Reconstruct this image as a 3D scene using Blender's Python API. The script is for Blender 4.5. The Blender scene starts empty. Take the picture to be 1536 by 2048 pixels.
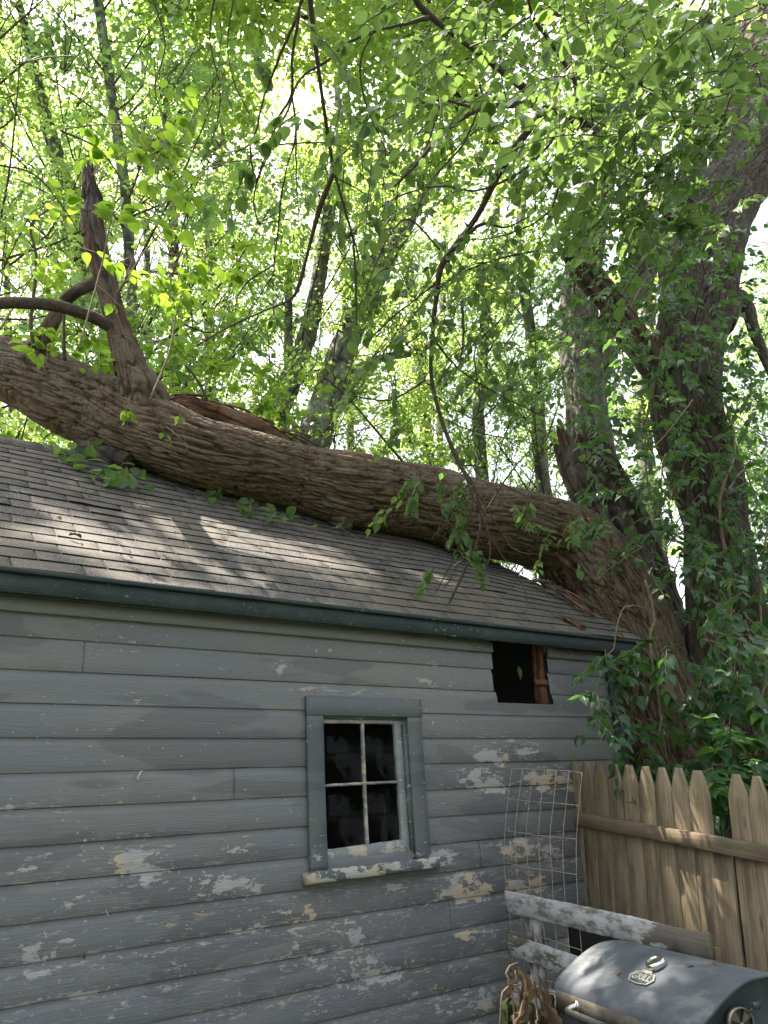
import bpy, math, random
import numpy as np
from mathutils import Matrix, Vector

# ------------------------------------------------------------------ camera, sky, sun
SC = bpy.context.scene
COL = SC.collection
F_PX = 1592.0
CEN = np.array([768.0, 1024.0])
_up = np.array([-268.0, -4224.0, F_PX]); _up /= np.linalg.norm(_up)
_d1 = np.array([2270.0, 456.0, F_PX]); _d1 -= _up*(_d1@_up); _d1 /= np.linalg.norm(_d1)
_n = np.cross(_up, _d1)
if _n[2] < 0: _n = -_n
RM = np.array([_d1, _n, _up])
EYE = np.array([0.0, 0.0, 1.6])
cam_d = bpy.data.cameras.new('camera'); cam = bpy.data.objects.new('camera', cam_d); COL.objects.link(cam)
cr, cd, cf = RM[:, 0], RM[:, 1], RM[:, 2]
cam.matrix_world = Matrix(((cr[0], -cd[0], -cf[0], EYE[0]), (cr[1], -cd[1], -cf[1], EYE[1]), (cr[2], -cd[2], -cf[2], EYE[2]), (0, 0, 0, 1)))
cam_d.sensor_fit = 'VERTICAL'; cam_d.sensor_height = 24.0; cam_d.sensor_width = 18.0
cam_d.lens = F_PX/2048*24.0
cam_d.clip_start = 0.05; cam_d.clip_end = 600
SC.camera = cam

SUN = np.array([-0.15, 0.37, 0.92]); SUN /= np.linalg.norm(SUN)
sun_d = bpy.data.lights.new('sun', 'SUN'); sun_d.energy = 5.0; sun_d.angle = math.radians(0.5); sun_d.color = (1.0, 0.90, 0.77)
sun = bpy.data.objects.new('sun', sun_d); COL.objects.link(sun)
sun.rotation_euler = Vector(SUN).to_track_quat('Z', 'Y').to_euler()
world = bpy.data.worlds.new('World'); SC.world = world; world.use_nodes = True
wn = world.node_tree.nodes; wl = world.node_tree.links
bgn = wn['Background']; bgn.inputs['Strength'].default_value = 0.10
sky = wn.new('ShaderNodeTexSky'); sky.sky_type = 'NISHITA'; sky.sun_disc = False
sky.sun_elevation = math.asin(SUN[2]); sky.sun_rotation = math.atan2(SUN[0], SUN[1])
sky.dust_density = 6.0; sky.air_density = 1.0; sky.ozone_density = 1.0
hz = wn.new('ShaderNodeHueSaturation'); hz.inputs['Saturation'].default_value = .38; hz.inputs['Value'].default_value = 1.1   # hazy white summer sky
wl.new(sky.outputs[0], hz.inputs['Color']); wl.new(hz.outputs[0], bgn.inputs['Color'])
SC.view_settings.view_transform = 'Standard'; SC.view_settings.look = 'None'
SC.view_settings.exposure = 2.35; SC.view_settings.gamma = 1.0
SC.cycles.use_denoising = True
SC.cycles.max_bounces = 8; SC.cycles.diffuse_bounces = 4; SC.cycles.transmission_bounces = 5
SC.cycles.sample_clamp_indirect = 6.0

rng = np.random.default_rng(7)
random.seed(7)

# ------------------------------------------------------------------ projection helpers (measure real positions)
def ray(x, y):
    return RM @ np.array([x-CEN[0], y-CEN[1], F_PX])
def at(x, y, Y):
    r = ray(x, y); return r*(Y/r[1])+EYE
def atd(x, y, d):
    r = ray(x, y); return r/np.linalg.norm(r)*d+EYE
def proj(P):
    v = (np.asarray(P)-EYE) @ RM
    return v[..., :2]/v[..., 2:3]*F_PX+CEN
YE, ZE, TP = 3.48, 2.645, 0.77
WALL_Y = 3.6; YR = 5.45; ZR = ZE+TP*(YR-YE)
def on_roof(x, y, lift=0.0):
    r = ray(x, y); t = (ZE-1.6-TP*YE)/(r[2]-TP*r[1]); return r*t+EYE+np.array([0, -.61, .79])*lift

# ------------------------------------------------------------------ noise
def _hash(ix, iy, iz, seed):
    h = (ix*374761393+iy*668265263+iz*2147483647+seed*1274126177) & 0xFFFFFFFF
    h = ((h ^ (h >> 13))*1274126177) & 0xFFFFFFFF
    h = ((h ^ (h >> 15))*2246822519) & 0xFFFFFFFF
    return ((h ^ (h >> 16)) & 0xFFFF)/65535.0
def vnoise(x, y, z, seed=0):
    x, y, z = np.broadcast_arrays(np.asarray(x, float), np.asarray(y, float), np.asarray(z, float))
    x0, y0, z0 = np.floor(x).astype(np.int64), np.floor(y).astype(np.int64), np.floor(z).astype(np.int64)
    fx, fy, fz = x-x0, y-y0, z-z0
    fx = fx*fx*(3-2*fx); fy = fy*fy*(3-2*fy); fz = fz*fz*(3-2*fz)
    r = 0
    for a in (0, 1):
        for b in (0, 1):
            for c in (0, 1):
                w = (fx if a else 1-fx)*(fy if b else 1-fy)*(fz if c else 1-fz)
                r = r+w*_hash(x0+a, y0+b, z0+c, seed)
    return r*2-1

# ------------------------------------------------------------------ mesh builder
class MB:
    def __init__(s): s.v = []; s.q = []; s.t = []; s.n = 0; s.a = {}; s.qm = []; s.tm = []; s.mi = 0
    def add(s, v, q=None, t=None, **attrs):
        v = np.asarray(v, float).reshape(-1, 3)
        if q is not None and len(q): s.q.append(np.asarray(q, np.int64).reshape(-1, 4)+s.n); s.qm.append(np.full(len(s.q[-1]), s.mi))
        if t is not None and len(t): s.t.append(np.asarray(t, np.int64).reshape(-1, 3)+s.n); s.tm.append(np.full(len(s.t[-1]), s.mi))
        for k, a in attrs.items():
            a = np.asarray(a, float)
            if a.ndim == 0: a = np.full(len(v), float(a))
            s.a.setdefault(k, []).append((s.n, a))
        s.v.append(v); s.n += len(v); return s
    def box(s, c, d, R=None, **at_):
        x, y, z = np.asarray(d, float)/2
        v = np.array([[-x,-y,-z],[x,-y,-z],[x,y,-z],[-x,y,-z],[-x,-y,z],[x,-y,z],[x,y,z],[-x,y,z]])
        if R is not None: v = v @ np.asarray(R).T
        return s.add(v+np.asarray(c, float), [[0,3,2,1],[4,5,6,7],[0,1,5,4],[1,2,6,5],[2,3,7,6],[3,0,4,7]], **at_)
    def merge(s, o, mi=1):
        """take over another builder's faces under material slot mi (leaves and the fine twigs they sit on)"""
        base = s.n
        s.v += o.v; s.q += [q+base for q in o.q]; s.t += [t+base for t in o.t]
        s.qm += [np.full(len(q), mi) for q in o.q]; s.tm += [np.full(len(t), mi) for t in o.t]
        for k, l in o.a.items(): s.a.setdefault(k, []).extend([(p+base, a) for p, a in l])
        s.n += o.n; return s
    def build(s, name, mat, parent=None, smooth=False, uv=None):
        me = bpy.data.meshes.new(name)
        V = np.concatenate(s.v) if s.v else np.zeros((0, 3))
        Q = np.concatenate(s.q) if s.q else np.zeros((0, 4), np.int64)
        T = np.concatenate(s.t) if s.t else np.zeros((0, 3), np.int64)
        me.vertices.add(len(V)); me.vertices.foreach_set('co', V.astype(np.float32).ravel())
        loops = np.concatenate([Q.ravel(), T.ravel()]).astype(np.int32)
        me.loops.add(len(loops)); me.loops.foreach_set('vertex_index', loops)
        nq, nt = len(Q), len(T)
        me.polygons.add(nq+nt)
        st = np.concatenate([np.arange(nq)*4, nq*4+np.arange(nt)*3]).astype(np.int32)
        me.polygons.foreach_set('loop_start', st)
        if smooth: me.polygons.foreach_set('use_smooth', np.ones(nq+nt, bool))
        for k, lst in s.a.items():
            if k == 'uv':
                U = np.zeros((len(V), 2))
                for o, a in lst: U[o:o+len(a)] = a
                L = me.uv_layers.new(name='UVMap'); L.data.foreach_set('uv', U[loops].astype(np.float32).ravel())
            else:
                A = np.zeros(len(V))
                for o, a in lst: A[o:o+len(a)] = a
                at_ = me.attributes.new(k, 'FLOAT', 'POINT'); at_.data.foreach_set('value', A.astype(np.float32))
        me.update(calc_edges=True); me.validate()
        for m_ in (mat if isinstance(mat, (list, tuple)) else [mat]):
            if m_: me.materials.append(m_)
        mi = np.concatenate(s.qm+s.tm+[np.zeros(0)]).astype(np.int32)
        if len(mi) and mi.max() > 0 and len(mi) == len(me.polygons): me.polygons.foreach_set('material_index', mi)
        o = bpy.data.objects.new(name, me); COL.objects.link(o)
        if parent is not None:
            o.parent = parent; o.matrix_parent_inverse = Matrix.Identity(4)
            pw = parent.get('_loc')
            if pw is not None:
                me.transform(Matrix.Translation(-Vector(pw)))
        return o

def tag(o, label=None, cat=None, group=None, kind=None):
    if label: o['label'] = label
    if cat: o['category'] = cat
    if group: o['group'] = group
    if kind: o['kind'] = kind
    return o
def thing(name, label, cat, loc=(0, 0, 0), group=None):
    o = bpy.data.objects.new(name, None); COL.objects.link(o); o.empty_display_size = .1
    o.location = Vector(loc); o['_loc'] = [float(c) for c in loc]
    return tag(o, label, cat, group)
def chd(mb, name, mat, parent, **k):
    """child part of a thing whose Empty stands at _loc; sub-parts inherit the same offset"""
    o = mb.build(name, mat, None, **k)
    root = parent
    while root.parent: root = root.parent
    loc = root.get('_loc')
    if loc is not None: o.data.transform(Matrix.Translation(-Vector(loc)))
    o.parent = parent
    return o

def unit(v): v = np.asarray(v, float); return v/max(np.linalg.norm(v), 1e-9)
def resample(P, R, step):
    """Catmull-Rom through P, radii R, about `step` apart"""
    P = np.asarray(P, float); R = np.asarray(R, float)
    if len(P) == 2: P = np.array([P[0], (P[0]+P[1])/2, P[1]]); R = np.array([R[0], (R[0]+R[1])/2, R[1]])
    Pe = np.vstack([2*P[0]-P[1], P, 2*P[-1]-P[-2]]); out = []; ro = []
    for i in range(1, len(Pe)-2):
        n = max(1, int(np.ceil(np.linalg.norm(Pe[i+1]-Pe[i])/step)))
        t = (np.arange(n)/n)[:, None]
        a, b, c, d = Pe[i-1], Pe[i], Pe[i+1], Pe[i+2]
        out.append(.5*((2*b)+(c-a)*t+(2*a-5*b+4*c-d)*t**2+(3*b-a-3*c+d)*t**3))
        ro.append(R[i-1]+(R[i]-R[i-1])*t[:, 0])
    return np.vstack(out+[P[-1:]]), np.concatenate(ro+[R[-1:]])
def frames(C):
    T = np.gradient(C, axis=0); T /= np.linalg.norm(T, axis=1)[:, None]
    n = np.cross(T[0], [0.3, 0.9, 0.2]); n /= np.linalg.norm(n); N = [n]
    for i in range(1, len(C)):
        n = n-T[i]*(n@T[i]); n /= np.linalg.norm(n); N.append(n)
    N = np.array(N); return T, N, np.cross(T, N)
def tube(mb, P, R, seg=6, step=.12, jit=0.0, cap=True, seed=0, rnd=0.5):
    C, r = resample(P, R, step)
    if jit: C[1:-1] += (rng.random((len(C)-2, 3))-.5)*jit
    T, N, B = frames(C); L = len(C)
    th = np.arange(seg)/seg*2*np.pi
    ring = C[:, None]+r[:, None, None]*(np.cos(th)[None, :, None]*N[:, None]+np.sin(th)[None, :, None]*B[:, None])
    v = ring.reshape(-1, 3)
    i = np.arange(L-1)[:, None]*seg; j = np.arange(seg)[None]; j2 = (j+1) % seg
    q = np.stack([i+j, i+j2, i+seg+j2, i+seg+j], -1).reshape(-1, 4)
    s = np.concatenate([[0], np.cumsum(np.linalg.norm(np.diff(C, axis=0), axis=1))])
    uv = np.stack([np.broadcast_to(th[None]*.05, (L, seg)), np.broadcast_to(s[:, None], (L, seg))], -1).reshape(-1, 2)
    t = []
    if cap:
        v = np.vstack([v, C[0], C[-1]]); uv = np.vstack([uv, uv[0], uv[-1]])
        t = [[L*seg, (k+1) % seg, k] for k in range(seg)]+[[L*seg+1, (L-1)*seg+k, (L-1)*seg+(k+1) % seg] for k in range(seg)]
    mb.add(v, q, t, uv=uv, rnd=rnd)
    return C
def bark_tube(mb, P, R, res=.012, freq=20, amp=.02, seed=0, twist=.0, lump=.06, stretch=.2, ragged_end=0.0, ragged_start=0.0, squash=None):
    """a trunk or limb with furrowed bark modelled in its surface"""
    C, r = resample(P, R, res)
    # even out
    T, N, B = frames(C); L = len(C)
    seg = max(10, int(2*np.pi*max(R)/res)); th = np.arange(seg)/seg*2*np.pi
    s = np.concatenate([[0], np.cumsum(np.linalg.norm(np.diff(C, axis=0), axis=1))])
    TH, S = np.meshgrid(th, s); RR = np.broadcast_to(r[:, None], TH.shape); rm = float(np.mean(r))
    A = TH+twist*S
    cx, cy = np.cos(A)*rm, np.sin(A)*rm
    w = vnoise(cx*4, cy*4, S*2.2, seed+1)*.035+vnoise(cx*14, cy*14, S*9, seed+11)*.006
    w2 = vnoise(cx*4+9, cy*4, S*2.2, seed+2)*.035+vnoise(cx*14+3, cy*14, S*9, seed+12)*.006
    n1 = vnoise((cx+w)*freq, (cy+w2)*freq, S*freq*stretch, seed+3)
    n2 = vnoise((cx+w)*freq*1.9, (cy+w2)*freq*1.9, S*freq*stretch*1.7, seed+4)
    n3 = vnoise(cx*freq*3.5, cy*freq*3.5, S*freq*.9, seed+5)
    ridge = np.clip(np.abs(n1)*4.6, 0, 1)
    ridge2 = np.clip(np.abs(n2)*4.2, 0, 1)
    brk = np.clip(np.abs(vnoise(cx*freq*.8+3, cy*freq*.8, S*freq*.55, seed+13))*4.2+.12, 0, 1)
    h = ridge*.56+ridge2*.34*(.3+.7*ridge)+n3*.16-(1-brk)*.36
    lum = vnoise(np.cos(TH)*1.1, np.sin(TH)*1.1, S*1.6, seed+6)*lump+vnoise(np.cos(TH)*2.3, np.sin(TH)*2.3, S*4, seed+7)*lump*.4
    rad = RR*(1+lum)+(h-.7)*amp*np.clip(RR/.12, .25, 1)
    ring = C[:, None]+rad[..., None]*(np.cos(TH)[..., None]*N[:, None]+np.sin(TH)[..., None]*B[:, None])
    if ragged_end or ragged_start:
        g = vnoise(np.cos(th)*3.2, np.sin(th)*3.2, 0, seed+9)[None]+.6*vnoise(np.cos(th)*9, np.sin(th)*9, 3, seed+10)[None]
        e = np.clip((S-(s[-1]-.25))/.25, 0, 1)**2*ragged_end*g
        b = np.clip((.25-S)/.25, 0, 1)**2*ragged_start*g
        ring = ring+T[:, None]*(e-b)[..., None]
    v = ring.reshape(-1, 3)
    i = np.arange(L-1)[:, None]*seg; j = np.arange(seg)[None]; j2 = (j+1) % seg
    q = np.stack([i+j, i+j2, i+seg+j2, i+seg+j], -1).reshape(-1, 4)
    uv = np.stack([TH*rm, S], -1).reshape(-1, 2)
    bk = np.clip(h, 0, 1).ravel()
    v = np.vstack([v, C[0], C[-1]-T[-1]*(.06 if ragged_end else 0)]); uv = np.vstack([uv, uv[0], uv[-1]]); bk = np.concatenate([bk, [.5, .5]])
    t = [[L*seg, (k+1) % seg, k] for k in range(seg)]+[[L*seg+1, (L-1)*seg+k, (L-1)*seg+(k+1) % seg] for k in range(seg)]
    mb.add(v, q, t, uv=uv, bark=bk, rnd=.5)
    return C, r

# ------------------------------------------------------------------ materials
def newmat(name):
    m = bpy.data.materials.new(name); m.use_nodes = True
    nt = m.node_tree; b = nt.nodes['Principled BSDF']
    return m, nt, b
class NT:
    def __init__(s, nt): s.nt = nt
    def n(s, typ, **k):
        nd = s.nt.nodes.new(typ)
        for a, v in k.items():
            if a.startswith('in_'):
                key = a[3:]; key = int(key) if key.isdigit() else key
                s.set(nd, key, v)
            else: setattr(nd, a, v)
        return nd
    def set(s, nd, key, v):
        if isinstance(v, bpy.types.NodeSocket): s.nt.links.new(v, nd.inputs[key])
        elif isinstance(v, (tuple, list)) and nd.inputs[key].type == 'RGBA' and len(v) == 3: nd.inputs[key].default_value = (*v, 1)
        else: nd.inputs[key].default_value = v
    def math(s, op, a, b=0.0, c=None, clamp=False):
        nd = s.nt.nodes.new('ShaderNodeMath'); nd.operation = op; nd.use_clamp = clamp
        s.set(nd, 0, a); s.set(nd, 1, b)
        if c is not None: s.set(nd, 2, c)
        return nd.outputs[0]
    def mix(s, f, a, b, bt='MIX'):
        nd = s.nt.nodes.new('ShaderNodeMix'); nd.data_type = 'RGBA'; nd.blend_type = bt
        s.set(nd, 0, f); s.set(nd, 6, a); s.set(nd, 7, b); return nd.outputs[2]
    def noise(s, vec, scale=5.0, detail=4.0, rough=.55, dist=0.0, w=None):
        nd = s.nt.nodes.new('ShaderNodeTexNoise')
        if vec is not None: s.nt.links.new(vec, nd.inputs['Vector'])
        nd.inputs['Scale'].default_value = scale; nd.inputs['Detail'].default_value = detail
        nd.inputs['Roughness'].default_value = rough; nd.inputs['Distortion'].default_value = dist
        return nd.outputs['Fac']
    def map(s, vec, scale=(1, 1, 1), loc=(0, 0, 0)):
        nd = s.nt.nodes.new('ShaderNodeMapping'); s.nt.links.new(vec, nd.inputs[0])
        nd.inputs['Scale'].default_value = scale; nd.inputs['Location'].default_value = loc; return nd.outputs[0]
    def ramp(s, f, lo, hi, a=0.0, b=1.0):
        nd = s.nt.nodes.new('ShaderNodeMapRange'); nd.interpolation_type = 'SMOOTHSTEP'
        s.set(nd, 0, f); nd.inputs[1].default_value = lo; nd.inputs[2].default_value = hi
        nd.inputs[3].default_value = a; nd.inputs[4].default_value = b; return nd.outputs[0]
    def attr(s, name):
        nd = s.nt.nodes.new('ShaderNodeAttribute'); nd.attribute_name = name; return nd.outputs['Fac']
    def obj(s):
        return s.nt.nodes.new('ShaderNodeTexCoord').outputs['Object']
    def geo(s):
        return s.nt.nodes.new('ShaderNodeNewGeometry').outputs['Position']
    def uv(s): return s.nt.nodes.new('ShaderNodeTexCoord').outputs['UV']
    def bump(s, h, strength=.5, dist=.01):
        nd = s.nt.nodes.new('ShaderNodeBump'); s.set(nd, 'Height', h)
        nd.inputs['Strength'].default_value = strength; nd.inputs['Distance'].default_value = dist; return nd.outputs[0]

def mat_bark(name, ridge, furrow, moss=None, amount=1.0, rough=.9):
    m, nt, b = newmat(name); g = NT(nt); uv = g.uv()
    h = g.attr('bark'); st = g.map(uv, (60, 14, 1)); fine = g.noise(st, 1.0, 6, .65)
    big = g.noise(g.map(uv, (2.0, 1.2, 1)), 1.0, 3)
    f = g.math('ADD', h, g.math('MULTIPLY', g.math('SUBTRACT', fine, .5), .9))
    col = g.mix(g.ramp(f, .45, .95), furrow, ridge)
    col = g.mix(g.ramp(f, .10, .50), tuple(c*.22 for c in furrow), col)  # crevice shade put into the colour of the deepest furrows
    warm = g.mix(g.ramp(big, .40, .62), col, g.mix(.55, col, furrow))
    col = warm
    vr = g.noise(g.map(uv, (9, 6, 1), (3, 4, 0)), 1.0, 5)
    col = g.mix(g.ramp(vr, .3, .7), g.mix(.35, col, (0.01, 0.009, 0.008)), g.mix(.12, col, (.30, .27, .24)))
    col = g.mix(g.math('MULTIPLY', g.ramp(g.noise(g.map(uv, (3.5, 1.7, 1), (2, 9, 0)), 1, 6, .65), .52, .68), .45), col, (.16, .155, .14))
    if moss: col = g.mix(g.math('MULTIPLY', g.ramp(g.noise(g.map(uv, (5, 2, 1), (7, 1, 0)), 1, 5), .48, .66), .6), col, moss)
    g.set(b, 'Base Color', col); g.set(b, 'Roughness', rough)
    b.inputs['Specular IOR Level'].default_value = .25
    g.set(b, 'Normal', g.bump(g.math('ADD', fine, g.math('MULTIPLY', g.noise(g.map(uv, (22, 5, 1)), 1, 3), 1.2)), .9, .008))
    return m
def mat_leaf(name, dark, light, trans, tfac=.5, rough=.42, veins=True, yellow=None, coat=.35):
    m, nt, b = newmat(name); g = NT(nt); r = g.attr('rnd'); uv = g.uv()
    col = g.mix(r, dark, light)
    tc = g.mix(r, trans, tuple(min(1, c*1.5) for c in trans))
    if yellow:
        yf = g.ramp(g.math('FRACT', g.math('MULTIPLY', r, 17.3)), .90, .96)
        col = g.mix(yf, col, yellow); tc = g.mix(yf, tc, yellow)
    if veins:
        sp = g.n('ShaderNodeSeparateXYZ'); nt.links.new(uv, sp.inputs[0])
        ax = g.math('ABSOLUTE', sp.outputs[0])
        mid = g.ramp(ax, .0, .045, 1, 0)
        side = g.math('ABSOLUTE', g.math('SINE', g.math('MULTIPLY', g.math('SUBTRACT', sp.outputs[1], g.math('MULTIPLY', ax, .9)), 21.0)))
        vein = g.math('MAXIMUM', mid, g.math('MULTIPLY', g.ramp(side, .0, .16, 1, 0), .45))
        col = g.mix(g.math('MULTIPLY', vein, .45), col, tuple(min(1, c*2.4+.02) for c in light))
        g.set(b, 'Normal', g.bump(g.math('SUBTRACT', 1.0, vein), .35, .004))
    g.set(b, 'Base Color', col); g.set(b, 'Roughness', rough); b.inputs['Specular IOR Level'].default_value = coat
    tr = g.n('ShaderNodeBsdfTranslucent'); g.set(tr, 'Color', tc)
    mx = g.n('ShaderNodeMixShader'); mx.inputs[0].default_value = tfac
    nt.links.new(b.outputs[0], mx.inputs[1]); nt.links.new(tr.outputs[0], mx.inputs[2])
    nt.links.new(mx.outputs[0], nt.nodes['Material Output'].inputs[0]); return m
def mat_plain(name, col, rough=.6, metal=0.0, var=.25, scale=12, bump=.2, spec=.4):
    m, nt, b = newmat(name); g = NT(nt); P = g.obj(); n = g.noise(P, scale, 6, .6)
    dk = tuple(c*(1-var) for c in col); lt = tuple(min(1, c*(1+var)) for c in col)
    g.set(b, 'Base Color', g.mix(g.ramp(n, .3, .7), dk, lt)); g.set(b, 'Roughness', rough); g.set(b, 'Metallic', metal)
    b.inputs['Specular IOR Level'].default_value = spec
    if bump: g.set(b, 'Normal', g.bump(n, bump, .004))
    return m
def mat_wood(name, a, bcol, stain=None, axis=2, rough=.85, chips=None, green=None, dens=.0):
    """weathered timber; the attribute rnd shifts each board"""
    m, nt, b = newmat(name); g = NT(nt); P = g.uv(); r = g.attr('rnd')
    off = g.n('ShaderNodeCombineXYZ'); g.set(off, 0, g.math('MULTIPLY', r, 13.0)); g.set(off, 1, g.math('MULTIPLY', r, 7.0))
    va = g.n('ShaderNodeVectorMath', operation='ADD'); nt.links.new(P, va.inputs[0]); nt.links.new(off.outputs[0], va.inputs[1]); P = va.outputs[0]
    grain = g.noise(g.map(P, (90, 3.0, 1)), 1, 5, .6, .4); big = g.noise(g.map(P, (9, 1.6, 1)), 1, 4)
    col = g.mix(g.ramp(grain, .3, .7), a, bcol)
    col = g.mix(g.math('MULTIPLY', r, .35), col, tuple(c*.55 for c in a))
    if stain: col = g.mix(g.math('MULTIPLY', g.ramp(big, .48, .68), .75), col, stain)
    kn = g.nt.nodes.new('ShaderNodeTexVoronoi'); kn.inputs['Scale'].default_value = 1.0; nt.links.new(g.map(P, (11, 2.6, 1)), kn.inputs['Vector'])
    col = g.mix(g.ramp(kn.outputs['Distance'], .05, .14, .8, 0), col, tuple(c*.35 for c in a))
    if green: col = g.mix(g.math('MULTIPLY', g.ramp(g.noise(g.map(P, (14, 4, 1), (5, 2, 0)), 1, 6, .65), .50, .66), .7), col, green)
    if chips is not None:
        pn = g.noise(g.map(P, (16, 5, 1), (1, 9, 0)), 1, 8, .68)
        pm = g.ramp(g.math('ADD', g.math('ADD', pn, dens), g.attr('peel')), .48, .52)
        pc = g.mix(g.ramp(g.noise(g.map(P, (22, 9, 1)), 1, 6, .7), .42, .62), chips, tuple(c*.36*k for c, k in zip(chips, (1.05, .95, .85))))
        col = g.mix(pm, col, pc)
        g.set(b, 'Normal', g.bump(g.math('ADD', g.math('MULTIPLY', pm, .6), g.math('MULTIPLY', grain, .5)), .5, .004))
    else:
        g.set(b, 'Normal', g.bump(grain, .45, .003))
    g.set(b, 'Base Color', col); g.set(b, 'Roughness', rough); b.inputs['Specular IOR Level'].default_value = .25
    return m
def mat_paint(name, base, base2, primer, bare, z_lo=.4, z_hi=2.6):
    """old oil paint on wood that lifts off in flakes; attribute peel says where"""
    m, nt, b = newmat(name); g = NT(nt); P = g.geo(); r = g.attr('rnd'); pl = g.attr('peel')
    long_ = g.noise(g.map(P, (.9, .9, 3.0)), 1, 3)
    col = g.mix(g.ramp(long_, .35, .65), base, base2)
    col = g.mix(g.math('MULTIPLY', r, .35), col, tuple(c*.80 for c in base))
    # soft-edged darker coat left of old touch-ups
    tch = g.noise(g.map(P, (1.3, 1.3, 5.0), (4, 0, 2)), 1, 2.0)
    col = g.mix(g.math('MULTIPLY', g.ramp(tch, .52, .55), .62), col, tuple(c*.66 for c in base))
    grime = g.noise(g.map(P, (3, 3, 9)), 1, 6, .7)
    col = g.mix(g.math('MULTIPLY', g.ramp(grime, .45, .75), .28), col, (.10, .10, .085))
    # flakes
    n1 = g.noise(g.map(P, (8, 8, 17), (0, 0, 0)), 1, 9, .70, .25)
    n2 = g.noise(g.map(P, (34, 34, 52), (3, 0, 1)), 1, 5, .6)
    n3 = g.noise(g.map(P, (2.2, 2.2, 3.0), (8, 0, 5)), 1, 3)
    a = g.math('ADD', n1, g.math('MULTIPLY', pl, .27))
    pm = g.ramp(a, .690, .700)
    sm = g.ramp(g.math('ADD', g.math('ADD', n2, g.math('MULTIPLY', pl, .10)), g.math('MULTIPLY', n3, .21)), .775, .785)
    edge = g.math('MULTIPLY', g.attr('lip'), g.ramp(g.noise(g.map(P, (13, 13, 60)), 1, 6, .75), .55, .58))
    flake = g.math('MAXIMUM', pm, g.math('MAXIMUM', sm, edge))
    under = g.mix(g.ramp(g.noise(g.map(P, (4, 4, 4), (2, 2, 2)), 1, 3), .53, .57), bare, primer)
    gr = g.noise(g.map(P, (5, 5, 160)), 1, 5, .65)
    under = g.mix(g.math('MULTIPLY', g.ramp(gr, .45, .7), .35), under, tuple(c*.45 for c in bare))
    col = g.mix(flake, col, under)
    vo = g.nt.nodes.new('ShaderNodeTexVoronoi'); vo.inputs['Scale'].default_value = 1.0; nt.links.new(g.map(P, (2.4, .01, 7.24)), vo.inputs['Vector'])
    col = g.mix(g.math('MULTIPLY', g.ramp(vo.outputs['Distance'], .010, .030, 1, 0), .75), col, (.06, .032, .018))
    g.set(b, 'Base Color', col); g.set(b, 'Roughness', g.math('MULTIPLY_ADD', flake, .35, .50))
    b.inputs['Specular IOR Level'].default_value = .35
    hgt = g.math('SUBTRACT', g.math('MULTIPLY', g.ramp(g.noise(g.map(P, (9, 9, 190)), 1, 5, .6), .35, .7), .45), g.math('MULTIPLY', flake, 1.2))
    hgt = g.math('ADD', hgt, g.math('MULTIPLY', g.noise(g.map(P, (60, 60, 60)), 1, 4), .3))
    g.set(b, 'Normal', g.bump(hgt, .55, .0035))
    return m

M = {}
M['siding'] = mat_paint('gray_siding_paint', (.140, .148, .158), (.164, .167, .164), (.42, .35, .26), (.33, .325, .315))
M['trim'] = mat_paint('blue_gray_trim_paint', (.092, .108, .118), (.104, .116, .122), (.42, .36, .27), (.38, .36, .33))
M['green'] = mat_paint('dark_green_fascia_paint', (.009, .022, .024), (.012, .026, .027), (.20, .19, .16), (.14, .14, .125))
M['sash'] = mat_paint('peeling_sash_paint', (.20, .22, .23), (.24, .25, .25), (.42, .36, .27), (.40, .36, .32))
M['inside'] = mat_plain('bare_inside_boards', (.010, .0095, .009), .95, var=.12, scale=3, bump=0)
M['stud'] = mat_wood('broken_stud_wood', (.10, .045, .025), (.17, .075, .04), stain=(.05, .03, .02))
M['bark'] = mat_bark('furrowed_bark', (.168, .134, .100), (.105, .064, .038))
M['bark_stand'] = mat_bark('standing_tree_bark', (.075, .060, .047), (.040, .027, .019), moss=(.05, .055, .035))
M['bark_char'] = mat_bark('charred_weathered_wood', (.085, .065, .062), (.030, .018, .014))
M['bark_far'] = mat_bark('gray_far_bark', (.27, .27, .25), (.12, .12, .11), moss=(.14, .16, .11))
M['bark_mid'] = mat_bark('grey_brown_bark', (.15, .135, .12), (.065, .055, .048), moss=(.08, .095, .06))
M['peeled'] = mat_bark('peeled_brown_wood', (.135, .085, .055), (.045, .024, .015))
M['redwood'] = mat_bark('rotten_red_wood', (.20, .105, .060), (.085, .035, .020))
M['twig'] = mat_plain('twig_bark', (.060, .042, .032), .85, var=.4, scale=40, bump=.4)
M['twig_pale'] = mat_plain('pale_vine_stem', (.16, .115, .075), .8, var=.35, scale=40, bump=.3)
M['leaf_near'] = mat_leaf('broad_leaf', (.032, .075, .024), (.058, .118, .034), (.16, .26, .055), .48, yellow=None)
M['leaf_vine'] = mat_leaf('glossy_vine_leaf', (.022, .066, .028), (.038, .100, .038), (.12, .25, .04), .38, rough=.33, coat=.5)
M['leaf_young'] = mat_leaf('young_yellow_green_leaf', (.055, .12, .022), (.085, .17, .03), (.21, .34, .03), .55)
M['leaf_a'] = mat_leaf('far_leaf_mid_green', (.058, .105, .036), (.105, .165, .055), (.33, .47, .105), .62, veins=False)
M['leaf_b'] = mat_leaf('far_leaf_blue_green', (.052, .095, .046), (.092, .148, .072), (.28, .43, .14), .60, veins=False)
M['leaf_c'] = mat_leaf('far_leaf_yellow_green', (.08, .13, .035), (.125, .185, .05), (.40, .53, .12), .64, veins=False)
M['wilt'] = mat_leaf('wilted_brown_leaf', (.045, .034, .024), (.125, .092, .062), (.14, .10, .05), .25, rough=.8, coat=.1)
M['olive'] = mat_leaf('limp_olive_leaf', (.035, .045, .018), (.06, .075, .025), (.08, .11, .03), .3, rough=.7, coat=.1)
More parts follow.
